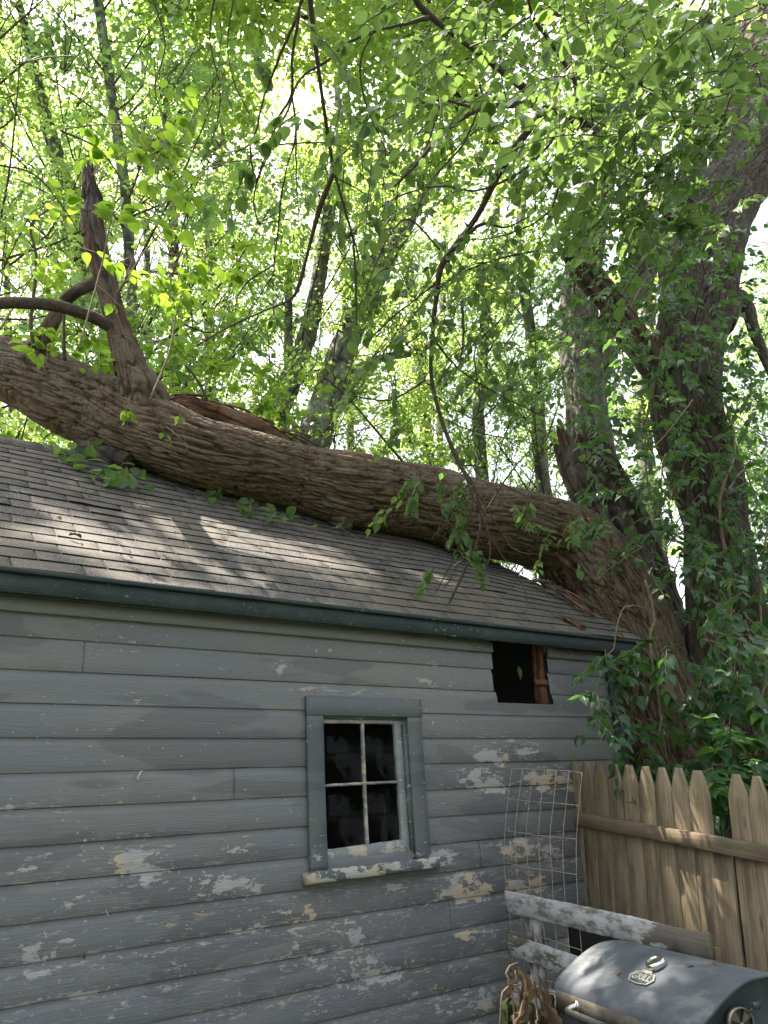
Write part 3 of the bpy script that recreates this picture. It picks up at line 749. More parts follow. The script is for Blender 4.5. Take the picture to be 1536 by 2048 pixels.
# hooks and nails low on the siding
for (x, y, s) in ((88, 1862, 1), (211, 1820, .8)):
    hk = MB(); a = at(x, y, WALL_Y-.026); pts = [a+np.array([0, 0, 0]), a+[.003, -.012, -.012*s], a+[.008, -.016, -.028*s], a+[.014, -.010, -.036*s]]
    tube(hk, pts, [.0016]*4, 6, .006); one(hk, 'nail_hook', M['wire'], 'bent nail sticking out of the lower siding, %s one of two' % ('left' if x < 100 else 'right'), 'nail', 'bent nails in the siding')
# plank leaning inside behind the window
lp = MB(); plank(lp, (2.70, WALL_Y+.30, .7), (2.83, WALL_Y+.25, 1.72), .035, .02, (1, 0, -.2), (0, 1, 0), 8, .5)
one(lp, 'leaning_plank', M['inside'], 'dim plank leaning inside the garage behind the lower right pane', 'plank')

# ------------------------------------------------------------------ ground
gm = MB(); n_ = 60; gx = np.sign(np.linspace(-1, 1, n_))*np.abs(np.linspace(-1, 1, n_))**2.5*260
X, Y = np.meshgrid(gx+2, gx+6, indexing='ij'); Zg = vnoise(X*.25, Y*.25, 0, 21)*.04-.02
gm.add(np.stack([X, Y, Zg], -1).reshape(-1, 3), grid_quads(n_, n_))
M['ground'] = mat_plain('trodden_grass_ground', (.055, .07, .03), .95, var=.5, scale=2.5, bump=.6)
go = gm.build('ground', M['ground'], None, smooth=True); tag(go, kind='structure')

# gaps in the canopy through which the photo shows sunlight
def win_roof(px, py, rpx):
    P = on_roof(px, py); WINDOWS.append((P, pr(2*rpx*(1.25 if rpx > 20 else 1), P)))
for w in [(15,1085,30),(70,1075,34),(120,1040,26),(60,1000,22),(25,985,16),(150,1090,34),(215,1075,36),(280,1105,38),(300,1060,26),(345,1095,44),(255,1030,18),(330,1030,26),
          (410,1110,46),(470,1085,46),(400,1055,34),(460,1045,34),(530,1075,46),(540,1125,42),(600,1090,36),(610,1140,40),(480,1140,34),(680,1110,18),(745,1122,16),(665,1165,30),(735,1185,16),(190,1120,16),(250,1000,10),(160,985,12),(90,960,9),(350,1000,16)]:
    win_roof(*w)
for px, py, r, z in [(1240, 1975, 16, 1.02), (1290, 1985, 22, 1.0), (1340, 1995, 28, .99), (1390, 1990, 22, 1.0), (1360, 2025, 22, .96), (1420, 1975, 10, 1.03), (1455, 1975, 7, 1.03), (1270, 2000, 14, .96),
                     (1180, 1940, 7, 1.04), (1170, 1965, 10, 1.0), (1245, 1915, 12, 1.06), (1240, 1890, 14, 1.07), (1475, 1960, 6, 1.05)]:
    rr = ray(px, py); P = rr*((z-1.6)/rr[2])+EYE; WINDOWS.append((P, pr(2*r*2.3, P)))
for px, py, d, r in [(330, 570, 5.6, .34), (400, 500, 5.8, .40), (460, 560, 5.8, .34), (390, 590, 5.6, .3), (320, 240, 4.6, .16), (230, 370, 4.8, .16), (60, 520, 6, .3), (140, 430, 6, .25), (640, 480, 7, .3),
                     (1205, 1080, 5.6, .12), (1170, 1065, 5.6, .09), (1340, 1310, 6, .10), (690, 850, 6.3, .2), (1250, 1040, 6.2, .15), (1420, 1510, 5.8, .08), (280, 700, 6, .3), (470, 700, 6.5, .3),
                     (230, 150, 5, .2), (1250, 250, 7, .3), (1350, 60, 8, .5)]:
    WINDOWS.append((atd(px, py, d), r))
for px, py, d, r in [(900, 60, 4.5, .28), (1000, 40, 4.5, .30), (1090, 120, 4.7, .30), (1180, 200, 4.8, .30), (1130, 330, 5, .22), (1250, 330, 5, .25), (1330, 200, 5.1, .28), (1060, 230, 5, .2), (820, 240, 4.8, .22), (1180, 520, 5.8, .25), (1120, 640, 6, .25), (1230, 700, 6, .2), (1300, 480, 6, .22)]:
    WINDOWS.append((atd(px, py, d), r))

# ------------------------------------------------------------------ fallen trunk
NR = np.array([0, -SN, CS]); R0 = np.array([0, YE, ZE])
def rest(px, py, wpx, guess, squash=.93):
    """point on the trunk's axis, as far away as the roof it lies on allows"""
    Y = guess
    for _ in range(30):
        P = at(px, py, Y); r = pr(wpx, P); gap = (P-R0)@NR-r*squash
        Y += -.5*(-gap) if False else gap*.6
        Y = min(max(Y, 3.9), 5.9)
    return P, r
fp = []
for (px, py, w, Y) in [(1352, 1600, 215, 3.98), (1335, 1500, 190, 3.98), (1306, 1360, 150, 4.02), (1268, 1250, 145, 4.12)]:
    P = at(px, py, Y); fp.append((P, pr(w, P)))
for (px, py, w, Y) in [(1212, 1152, 150, 4.30), (1150, 1094, 156, 4.52)]:
    P = at(px, py, Y); fp.append((P, pr(w, P)))
for (px, py, w) in [(1060, 1058, 142), (960, 1036, 138), (870, 1011, 140), (770, 990, 142), (690, 975, 146), (600, 955, 132), (500, 930, 138), (400, 905, 142), (310, 868, 150)]:
    fp.append(rest(px, py, w, 4.9))
for (px, py, w, Y) in [(220, 828, 156, 5.55), (134, 792, 152, 5.8), (60, 755, 134, 6.05), (-20, 728, 120, 6.3), (-140, 700, 108, 6.6), (-320, 690, 95, 7.0), (-520, 700, 80, 7.4)]:
    P = at(px, py, Y); fp.append((P, pr(w, P)))
TRC = np.array([p for p, r in fp]); TRR = np.array([r for p, r in fp])
for i, (p, r) in enumerate(fp): print('trunk', i, p.round(2), round(r, 3), 'gap', round(float((p-R0)@NR-r), 3))
ft = thing('fallen_tree', 'huge furrowed brown trunk fallen across the garage roof with its broken upright stubs', 'fallen tree', tuple(TRC[1]*[1, 1, 0]))
tm = MB(); bark_tube(tm, TRC[::-1], TRR[::-1]*1.02, res=.0098, freq=42, amp=.026, seed=31, twist=.18, lump=.06, stretch=.10)
trunk = chd(tm, 'trunk', M['bark'], ft, smooth=True)
# knot and torn bark at the hinge
def chunk(mb, P, d, L, w, t, n, seed=0, rnd=.5):
    """splintered slab of wood"""
    d = unit(d); a = unit(np.cross(d, n)); n = unit(np.cross(a, d)); k = 9
    s = np.linspace(0, 1, k); V = []
    for i, si in enumerate(s):
        ww = w*(.35+.65*math.sin(math.pi*min(si*1.2+.12, 1)))*(.8+.4*rng.random()); o = P+d*L*si+n*t*1.5*math.sin(si*3)*.6+a*(rng.random()-.5)*w*.25
        V += [o-a*ww/2, o-a*ww*.2+n*t*(.6+.8*rng.random()), o+a*ww*.25+n*t*(.5+.7*rng.random()), o+a*ww/2, o-n*t*.2]
    q = []
    for i in range(k-1):
        for j in range(5): q.append([i*5+j, i*5+(j+1) % 5, (i+1)*5+(j+1) % 5, (i+1)*5+j])
    e = (k-1)*5
    V = np.array(V); U = np.stack([np.tile(np.linspace(0, w, 5), k), np.repeat(s*L, 5)], 1)
    mb.add(V, q, [[0, 2, 1], [0, 3, 2], [0, 4, 3], [e, e+1, e+2], [e, e+2, e+3], [e, e+3, e+4]], uv=U, rnd=rnd, bark=np.clip(rng.random(len(V)), 0, 1))
tb = MB(); tocam = unit(EYE-at(1170, 1120, 4.3))
for (x0, y0, x1, y1, w, lift) in [(1085,1083,1150,1105,.05,.30), (1110,1105,1165,1160,.06,.31), (1095,1060,1150,1085,.04,.31), (1140,1130,1170,1185,.05,.3), (1180,1155,1235,1180,.07,.28), (1210,1120,1250,1160,.06,.26),
                            (1150,1175,1185,1215,.05,.28), (1105,1140,1130,1175,.05,.22), (1230,1200,1275,1235,.06,.25), (1200,1060,1235,1105,.07,.2), (1215,1090,1245,1130,.05,.2), (1175,1035,1200,1075,.05,.2)]:
    # laid on the trunk surface
    def surf(x, y):
        r = unit(ray(x, y)); best = None
        C, R_ = resample(TRC, TRR, .03)
        v = C-EYE; t = v@r; dd = np.linalg.norm(v-t[:, None]*r, axis=1); m = dd-R_*.97
        i = int(np.argmin(np.where(dd < R_*1.3, t-np.sqrt(np.clip(R_**2-dd**2, 0, None)), 99)))
        return EYE+r*(t[i]-math.sqrt(max(R_[i]**2-dd[i]**2, 0))-.005)
    A, B_ = surf(x0, y0), surf(x1, y1); chunk(tb, A, B_-A, np.linalg.norm(B_-A), w, .018, unit(EYE-A), rnd=rng.random())
tsurf = lambda x, y: surf(x, y)
# ragged stump hollow where bark lifted off near the hinge underside
tb2 = MB()
for (x0, y0, x1, y1, w) in [(1085,1128,1105,1180,.07), (1100,1140,1140,1200,.06), (1085,1130,1060,1128,.05), (1125,1165,1165,1225,.07), (1150,1195,1190,1238,.07)]:
    A = surf(x0, y0); B_ = surf(x1, y1)+[0, .05, -.02]; chunk(tb2, A+[0, .03, 0], B_-A, np.linalg.norm(B_-A), w, .03, unit(EYE-A), rnd=rng.random())
chd(tb2, 'splinters', M['bark_char'], trunk)
chd(tb, 'torn_bark', M['redwood'], trunk)
# knot, lower middle
kn = MB()
K0 = surf(692, 1040); bark_tube(kn, [K0+[0, .12, .08], K0+[0, .02, .0], K0+[0, -.035, -.02]], [.13, .10, .05], res=.012, freq=26, amp=.03, seed=77, lump=.2)
chd(kn, 'knot', M['bark'], trunk, smooth=True)
# upright stub
sp = [at(292, 870, 5.35), at(284, 800, 5.22), at(262, 742, 5.2), at(244, 680, 5.2), at(226, 610, 5.2), at(208, 545, 5.2), at(193, 490, 5.2), at(184, 440, 5.2), at(190, 400, 5.2), at(181, 370, 5.2), at(178, 338, 5.2)]
sw = [120, 100, 62, 50, 46, 45, 42, 44, 40, 32, 22]
sm = MB(); bark_tube(sm, sp[:4], [pr(w, P)*.98 for w, P in zip(sw[:4], sp[:4])], res=.010, freq=24, amp=.03, seed=41, lump=.10, stretch=.2)
stub0 = chd(sm, 'branch_collar', M['bark'], ft, smooth=True)
sm = MB(); bark_tube(sm, sp[2:8], [pr(w, P)*.94 for w, P in zip(sw[2:8], sp[2:8])], res=.008, freq=16, amp=.018, seed=42, lump=.14, stretch=.10, ragged_end=.05)
st2 = MB(); bark_tube(st2, sp[6:], [pr(w, P)*.92 for w, P in zip([44, 46, 40, 32, 20], sp[6:])], res=.007, freq=18, amp=.03, seed=43, lump=.25, stretch=.10, ragged_end=.14, ragged_start=.1)
bark_tube(sm, [at(170, 470, 5.19), at(168, 440, 5.17), at(164, 418, 5.17)], [.03, .022, .008], res=.008, freq=30, amp=.01, seed=44, ragged_end=.03)
stub = chd(sm, 'broken_stub', M['peeled'], ft, smooth=True); stub['label'] = 'barkless upright brown stub with a snapped top'
chd(st2, 'snapped_top', M['bark_char'], stub, smooth=True)
sm = MB()
for k in range(14):   # dark torn fibres round the snapped top
    a = at(176+rng.normal()*9, 400-rng.random()*50, 5.17+rng.normal()*.04); chunk(sm, a, [rng.normal()*.15, rng.normal()*.1, 1], .08+.12*rng.random(), .02, .006, [rng.normal(), -1, 0], rnd=rng.random())
chd(sm, 'splinters', M['bark_char'], stub)
# smooth limb bending left off the stub
lm = MB(); lp_ = pxpath([(224, 655, 5.2), (180, 632, 5.18), (120, 614, 5.15), (60, 607, 5.1), (0, 607, 5.1), (-80, 618, 5.05), (-200, 640, 5.0)])
bark_tube(lm, lp_, [pr(24, P) for P in lp_], res=.010, freq=30, amp=.006, seed=45, lump=.05)
limb = chd(lm, 'limb', M['twig'], ft, smooth=True)
# the broken grey piece behind
bp = MB(); b1 = pxpath([(80, 690, 5.75), (98, 655, 5.7), (125, 610, 5.65), (150, 585, 5.6), (195, 562, 5.6), (257, 524, 5.6)])
bark_tube(bp, b1, [pr(w, P) for w, P in zip([44, 34, 26, 24, 24, 17], b1)], res=.009, freq=16, amp=.012, seed=46, lump=.12, ragged_end=.03, ragged_start=.1)
bo = chd(bp, 'broken_limb', M['peeled'], ft, smooth=True); bo['label'] = 'short grey broken limb crossing behind the upright stub'
# long peeled log splitting off along the top
b2 = pxpath([(318, 812, 5.2), (370, 812, 5.15), (430, 828, 5.1), (490, 850, 5.05), (545, 875, 5.05), (600, 900, 5.05)])
bp = MB(); bark_tube(bp, b2, [pr(w, P) for w, P in zip([26, 34, 42, 40, 34, 16], b2)], res=.008, freq=15, amp=.028, seed=47, lump=.22, stretch=.12)
for k in range(26):
    t = rng.random(); i = min(int(t*5), 4); a = b2[i]*(1-(t*5-i))+b2[i+1]*(t*5-i); chunk(bp, a+[0, -.05, .03+.05*rng.random()], b2[i+1]-b2[i]+[0, 0, .03*rng.normal()], .12+.14*rng.random(), .03, .012, [0, -.5, .9], rnd=rng.random())
bo2 = chd(bp, 'split_log', M['redwood'], ft, smooth=True); bo2['label'] = 'reddish split limb lying along the top of the trunk'
# prop under the trunk by the ridge
pm = MB(); pp = pxpath([(150, 890, 5.6), (185, 905, 5.5), (260, 925, 5.25)]); bark_tube(pm, pp, [.05, .08, .07], res=.012, freq=20, amp=.02, seed=48)
chd(pm, 'crushed_limb', M['bark_char'], ft, smooth=True)

# dark dead shoots on the fallen tree
for path, w0, w1, Y in [([(68, 700), (62, 640), (70, 570), (72, 510), (62, 450), (98, 418)], 9, 4, 5.5), ([(66, 495), (56, 480)], 4, 2, 5.5), ([(130, 720), (128, 680), (128, 625)], 8, 6, 5.4),
                        ([(228, 620), (245, 570), (300, 545), (360, 548), (420, 548), (465, 560)], 7, 2, 5.0), ([(345, 640), (420, 665), (470, 650)], 4, 2, 5.2),
                        ([(370, 730), (395, 760), (415, 800)], 5, 4, 5.0), ([(815, 935), (760, 870), (700, 800), (645, 750)], 6, 3, 4.7), ([(410, 800), (412, 770), (430, 740)], 3, 2, 5.0)]:
    dm = MB(); P = pxpath(path, Y); tube(dm, P, np.linspace(pr(w0, P[0]), pr(w1, P[0]), len(P)), 7, .05, jit=.004); chd(dm, 'dead_shoot', M['twig'], ft)

# regrowth: leafy shoots standing up from the trunk
def leaf_cloud(mw, ml, rows, src=None, hi=True):
    """rows: (px, py, spread px, sprays, leaf size, Y, twig length, heading, tone)"""
    for px, py, sx, sy, n, size, Y, L, hd, tone in rows:
        for k in range(n):
            p = at(px+rng.normal()*sx, py+rng.normal()*sy, Y+rng.normal()*.35)
            a = hd+rng.normal()*.5; d = np.array([math.cos(a), rng.normal()*.35, math.sin(a)])
            p = p-d*L*.5
            spray(mw, ml, p, d, L*(.7+.6*rng.random()), int(8+6*rng.random()), size, hi, tone=tone)
mw, ml = MB(), MB()
leaf_cloud(mw, ml, [
    (300, 260, 60, 35, 16, .085, 3.8, .45, .4, .45), (235, 400, 35, 30, 4, .10, 3.9, .35, 1.2, .7), (390, 340, 40, 25, 5, .085, 4.1, .35, .4, .5),
    (400, 500, 55, 35, 16, .085, 4.7, .40, .4, .95), (350, 580, 50, 30, 12, .085, 4.6, .4, .1, .95), (500, 545, 40, 30, 7, .075, 5.2, .4, .5, .8), (150, 470, 60, 60, 6, .085, 4.8, .4, 1.5, .8),
    (60, 560, 60, 60, 12, .09, 5.3, .4, 1.5, .6), (130, 680, 60, 30, 12, .085, 5.9, .4, 1.2, .6), (300, 720, 60, 50, 16, .085, 5.7, .4, 1.3, .6), (440, 700, 60, 50, 16, .085, 5.8, .4, 1.2, .7),
    (560, 760, 60, 40, 10, .085, 6.0, .4, 1.2, .6), (50, 880, 60, 20, 9, .08, 6.6, .4, .5, .6), (430, 800, 60, 20, 9, .08, 5.5, .3, .8, .7), (840, 830, 70, 40, 8, .075, 5.5, .4, 1.8, .75), (300, 830, 40, 10, 3, .075, 4.9, .2, -1.2, .3),
    (375, 850, 30, 14, 3, .07, 4.85, .2, -1.0, .5)])
# long arching bare shoots they hang on
for path, w0, w1, Y in [([(250, 560), (300, 440), (370, 370), (430, 330), (520, 318)], 3, 3, 4.0), ([(230, 590), (300, 490), (370, 425), (440, 385), (510, 372)], 3, 2, 4.1), ([(160, 690), (210, 500), (240, 300), (200, 190)], 4, 2, 4.0),
                        ([(300, 800), (340, 700), (360, 600), (420, 480)], 5, 2, 4.9), ([(0, 660), (60, 560), (110, 470)], 4, 2, 5.3), ([(350, 370), (300, 300), (270, 250), (240, 205)], 4, 2, 3.7), ([(430, 330), (380, 300), (340, 285), (300, 280)], 3, 2, 3.7)]:
    P = pxpath(path, Y); sm = MB(); tube(sm, P, np.linspace(pr(w0, P[0]), pr(w1, P[0]), len(P)), 6, .06, jit=.003); chd(sm, 'shoot', M['twig_pale'], ft)
fo = chd(ml.merge(mw), 'foliage', [M['leaf_young'], M['twig_pale']], ft); fo['label'] = 'sunlit yellow-green leaves sprouting above the fallen trunk'

# ------------------------------------------------------------------ standing trees at the right
def bigtree(rows, Y, res=.016, **k):
    P = []; R = []
    for px, py, w, *y in rows:
        p = at(px, py, y[0] if y else Y); P.append(p); R.append(pr(w, p))
    return P, R
st_ = thing('leaning_tree', 'thick rough-barked tree rising beside the garage, bending right near its top', 'tree', tuple(at(1470, 1500, 3.6)*[1, 1, 0]))
P, R = bigtree([(1560, 1960, 330), (1510, 1700, 270), (1480, 1500, 215), (1462, 1330, 170), (1446, 1180, 140), (1432, 1050, 120), (1410, 950, 142), (1378, 860, 140), (1368, 780, 136), (1380, 690, 132), (1396, 600, 146), (1404, 500, 160), (1424, 410, 172), (1474, 310, 186), (1528, 200, 176), (1552, 90, 150), (1562, -60, 140), (1580, -240, 130)], 3.6)
m_ = MB(); bark_tube(m_, P, [r*1.0 for r in R], res=.012, freq=36, amp=.026, seed=61, lump=.06, stretch=.09, twist=-.2)
stt = chd(m_, 'trunk', M['bark_stand'], st_, smooth=True)
m_ = MB(); P, R = bigtree([(1430, 640, 80, 3.6), (1468, 600, 44, 3.55), (1492, 612, 28, 3.5), (1512, 670, 22, 3.4), (1545, 750, 18, 3.3)], 3.6)
bark_tube(m_, P, R, res=.012, freq=22, amp=.012, seed=62); chd(m_, 'limb', M['bark_stand'], st_, smooth=True)
m_ = MB(); P, R = bigtree([(1375, 430, 90, 3.62), (1345, 395, 60, 3.55), (1335, 372, 30, 3.5)], 3.6)
bark_tube(m_, P, R, res=.012, freq=22, amp=.03, seed=63, lump=.2, ragged_end=.05); chd(m_, 'burl', M['bark_char'], st_, smooth=True)
m_ = MB(); P, R = bigtree([(1385, 830, 90, 3.65), (1330, 760, 70, 3.7), (1270, 680, 58, 3.75), (1215, 600, 54, 3.8), (1160, 528, 50, 3.85), (1138, 500, 32, 3.87)], 3.7)
bark_tube(m_, P, R, res=.012, freq=12, amp=.03, seed=64, lump=.15, stretch=.08, ragged_end=.16)
bl = chd(m_, 'snapped_limb', M['peeled'], st_, smooth=True); bl['label'] = 'barkless snapped limb jutting up to the left'
LEANING = st_
# a second stem close behind
s2 = thing('split_tree', 'split weathered stump with torn dark heartwood, standing behind the fallen trunk base', 'tree stump', tuple(at(1300, 1400, 4.7)*[1, 1, 0]))
P, R = bigtree([(1400, 1700, 230, 4.5), (1370, 1500, 190, 4.55), (1330, 1330, 150, 4.62), (1290, 1200, 130, 4.7), (1255, 1110, 122, 4.78), (1218, 1020, 118, 4.86), (1180, 950, 112, 4.92), (1158, 890, 104, 4.95)], 4.8)
m_ = MB(); bark_tube(m_, P, R, res=.015, freq=12, amp=.05, seed=66, lump=.12, stretch=.07, ragged_end=.3)
tk = chd(m_, 'trunk', M['bark_char'], s2, smooth=True)
m_ = MB()
for k in range(16):
    a = at(1105+rng.random()*110, 900+rng.random()*40, 4.9+rng.normal()*.06); chunk(m_, a, [-.25+rng.normal()*.1, 0, 1], .14+.2*rng.random(), .05, .02, [0, -1, .1], rnd=rng.random())
chd(m_, 'splinters', M['redwood'], tk)
s3 = thing('pale_trunk_tree', 'tall pale-barked trunk seen through the leaves left of the leaning tree', 'tree', tuple(at(1190, 1400, 6.6)*[1, 1, 0]))
P, R = bigtree([(1300, 1500, 120), (1240, 1200, 110), (1195, 960, 92), (1172, 800, 80), (1158, 680, 76), (1162, 560, 70), (1185, 440, 66), (1208, 300, 60), (1222, 180, 52), (1216, 80, 48), (1200, -40, 44), (1190, -260, 36)], 6.6)
m_ = MB(); bark_tube(m_, P, R, res=.02, freq=14, amp=.03, seed=67, lump=.06, stretch=.14); chd(m_, 'trunk', M['bark_mid'], s3, smooth=True)
m_ = MB(); P, R = bigtree([(1172, 790, 60, 6.6), (1230, 640, 62, 6.3), (1275, 560, 62, 6.1), (1290, 480, 60, 6.0), (1262, 380, 44, 6.0), (1250, 250, 36, 6.0)], 6.4)
bark_tube(m_, P, R, res=.02, freq=14, amp=.03, seed=68); chd(m_, 'limb', M['bark_mid'], s3, smooth=True)

# ------------------------------------------------------------------ leafy limbs overhead and hanging dead branches
def hanger(name, label, cat, mains, subs, sprays, mat='twig', leaf='leaf_near', group=None, part='branch'):
    """mains/subs: (path px, w0, w1, d0, d1); sprays: leaf rows"""
    first = mains[0]; P0 = atd(first[0][0][0], first[0][0][1], first[3])
    o = thing(name, label, cat, tuple(P0), group)
    for (path, w0, w1, d0, d1) in mains+subs:
        d = np.linspace(d0, d1, len(path)); P = pxpath(path, d=list(d)); R = np.linspace(pr(w0, P[0]), pr(w1, P[-1]), len(P))
        m_ = MB(); R = R*(1+.15*rng.normal(size=len(R)))
        if w0 >= 9: bark_tube(m_, P, R, res=.008, freq=45, amp=.006, seed=int(rng.integers(999)), lump=.14)
        else: tube(m_, P, R, 7, .035, jit=min(.006, R[0]*.6))
        # short spurs
        C, rr = resample(P, R, .12)
        for k in range(2, len(C)-1, 3):
            dd = unit(rng.normal(size=3)+[0, 0, .3]); L = .02+.05*rng.random(); tube(m_, [C[k], C[k]+dd*L*.6, C[k]+dd*L+[0, 0, .01]], [rr[k]*.6, rr[k]*.45, rr[k]*.2], 5, .03)
        chd(m_, part, M[mat], o, smooth=True)
    if sprays:
        mw, ml = MB(), MB()
        for px, py, sx, sy, n, size, dist, ds, L, hx, hz, tone in sprays:
            for k in range(n):
                p = atd(px+rng.normal()*sx, py+rng.normal()*sy, max(1.8, dist+rng.normal()*ds)); d = np.array([hx+rng.normal()*.35, rng.normal()*.5, hz+rng.normal()*.3])
                spray(mw, ml, p-unit(d)*L*.4, d, L*(.7+.6*rng.random()), int(9+7*rng.random()), size, True, tone=tone)
        chd(ml.merge(mw), 'foliage', [M[leaf], M['twig']], o)
    return o
hanger('overhanging_limb', 'dark leafy limb reaching left from behind the leaning tree, forking in two', 'tree limb',
    [([(1345, 400), (1300, 350), (1240, 300), (1190, 262), (1140, 237), (1080, 213), (1020, 210), (960, 218), (890, 262), (840, 320), (790, 372)], 22, 4, 6.6, 4.6)],
    [([(1078, 208), (1040, 170), (1000, 140), (955, 105), (900, 65), (858, 30), (832, 0), (810, -60)], 15, 9, 5.6, 4.6), ([(858, 36), (800, 50), (745, 64), (690, 90), (650, 125), (600, 158), (580, 210), (545, 285), (515, 365)], 8, 3, 4.7, 4.4),
     ([(1210, 285), (1165, 235), (1150, 165), (1105, 90), (1065, 30), (1050, -50)], 12, 6, 6.0, 4.9), ([(960, 218), (880, 200), (820, 215), (770, 240)], 6, 2, 5.2, 4.6), ([(955, 225), (925, 290), (880, 340), (850, 380), (825, 450)], 5, 2, 5.2, 4.8)],
    [(1000, 30, 120, 45, 26, .068, 5.2, .6, .45, -.5, -.3, .5), (920, 120, 80, 50, 9, .062, 5.2, .5, .45, -.6, -.3, .5), (1150, 110, 120, 80, 50, .078, 5.2, .6, .5, -.8, -.45, .45), (1250, 270, 90, 90, 60, .080, 5.2, .6, .5, -.8, -.5, .4),
     (1170, 400, 80, 50, 24, .078, 5.3, .5, .45, -.8, -.5, .45), (830, 210, 60, 50, 9, .068, 4.9, .4, .4, -.6, -.5, .5), (960, 300, 60, 50, 8, .068, 5.5, .4, .4, -.5, -.5, .6), (780, 290, 50, 60, 5, .08, 4.6, .3, .35, -.4, -.8, .4),
     (1340, 350, 70, 100, 50, .078, 5.2, .5, .45, -.7, -.5, .4), (1330, 120, 90, 90, 50, .08, 5.4, .6, .45, -.7, -.4, .45), (1450, 130, 50, 110, 18, .085, 5.4, .5, .45, -.6, -.4, .5), (830, 20, 80, 30, 8, .075, 4.8, .4, .4, -.5, -.4, .5)])
hanger('hanging_branch', 'long brown branch drooping from the overhead fork down to the roof, bare at its tip', 'branch',
    [([(1085, 225), (1042, 280), (1000, 340), (955, 430), (908, 495), (882, 535), (872, 600), (866, 660), (862, 740), (872, 800), (890, 860), (920, 930), (948, 975), (962, 1030), (955, 1080), (925, 1150), (898, 1207)], 15, 4, 5.7, 5.0)],
    [([(900, 505), (960, 450), (1010, 455), (1060, 432)], 7, 3, 5.5, 5.6), ([(925, 940), (950, 1000), (975, 1060), (980, 1110), (968, 1140)], 5, 3, 5.1, 5.0), ([(948, 1000), (930, 1060), (905, 1120), (870, 1188)], 4, 2, 5.05, 4.95),
     ([(965, 1035), (1010, 960), (1060, 900), (1105, 860)], 4, 2, 5.1, 5.3), ([(960, 990), (1000, 1060), (1030, 1100), (1085, 1110)], 3, 1.5, 5.1, 5.0), ([(975, 1060), (1010, 1120), (1040, 1160), (1055, 1215), (1035, 1228)], 2.5, 1.5, 5.0, 4.9),
     ([(950, 980), (910, 1010), (880, 1050), (876, 1072)], 3, 1.5, 5.1, 5.0), ([(955, 1085), (930, 1100), (905, 1150), (890, 1175)], 2.5, 1.5, 5.0, 4.9), ([(1000, 965), (1060, 995), (1100, 1000)], 3, 1.5, 5.2, 5.1),
     ([(880, 560), (830, 600), (780, 640), (720, 700), (690, 760)], 5, 2, 5.6, 5.6), ([(925, 600), (925, 700), (905, 760)], 5, 2, 5.7, 5.6), ([(868, 680), (920, 740), (1000, 790), (1080, 830)], 4, 2, 5.4, 5.8), ([(875, 830), (940, 860), (1030, 880), (1085, 890)], 3, 1.5, 5.3, 5.6),
     ([(955, 1020), (990, 975), (1005, 1010), (1010, 1060), (1015, 1080)], 2, 1, 5.05, 5.0), ([(940, 1010), (900, 1040), (860, 1080)], 2, 1, 5.0, 4.95)],
    [(800, 985, 14, 20, 3, .075, 5.0, .1, .25, -.6, -.8, .6), (905, 990, 18, 26, 5, .075, 5.05, .1, .28, -.4, -.8, .4), (1040, 1020, 12, 12, 2, .065, 5.05, .1, .2, -.2, -.9, .6), (900, 1085, 8, 8, 1, .075, 4.9, .1, .18, -.3, -.9, .95),
     (955, 1120, 8, 16, 1, .06, 4.95, .1, .2, 0, -1, .3), (870, 1145, 8, 6, 1, .07, 4.9, .05, .12, -1, -.3, 1.), (790, 540, 40, 40, 6, .085, 5.2, .3, .35, -.5, -.7, .6), (880, 640, 50, 60, 8, .075, 5.7, .3, .35, -.4, -.5, .5), (960, 560, 60, 60, 10, .07, 6.0, .3, .35, -.4, -.5, .6),
     (1020, 760, 60, 60, 10, .07, 6.0, .3, .35, -.4, -.5, .5), (1115, 1040, 20, 12, 4, .07, 5.2, .1, .25, -.6, -.6, .6)])
hanger('dead_branch', 'straight dead branch with peeling red-brown bark hanging from the top centre', 'branch',
    [([(618, -60), (620, 0), (632, 100), (644, 190), (656, 270), (668, 340), (690, 420), (706, 480), (711, 560), (713, 650)], 13, 3, 4.4, 4.8)],
    [([(668, 345), (640, 415), (617, 500), (598, 570), (578, 600), (520, 625), (455, 655), (392, 692)], 10, 3, 4.7, 5.0), ([(706, 470), (718, 520), (728, 560)], 4, 2, 4.8, 4.8), ([(670, 355), (710, 375), (745, 400)], 3, 1.5, 4.7, 4.8)],
    [(700, 230, 40, 50, 5, .072, 4.8, .2, .35, .3, -.6, .4), (645, 110, 25, 25, 1, .075, 4.4, .2, .3, .3, -.6, .4), (705, 430, 25, 25, 3, .07, 4.7, .2, .3, -.3, -.9, .4), (520, 120, 0, 0, 1, .09, 4.5, .1, .2, .3, -.8, .5), (605, 235, 10, 8, 2, .08, 4.4, .1, .2, -.6, -.5, .3)])
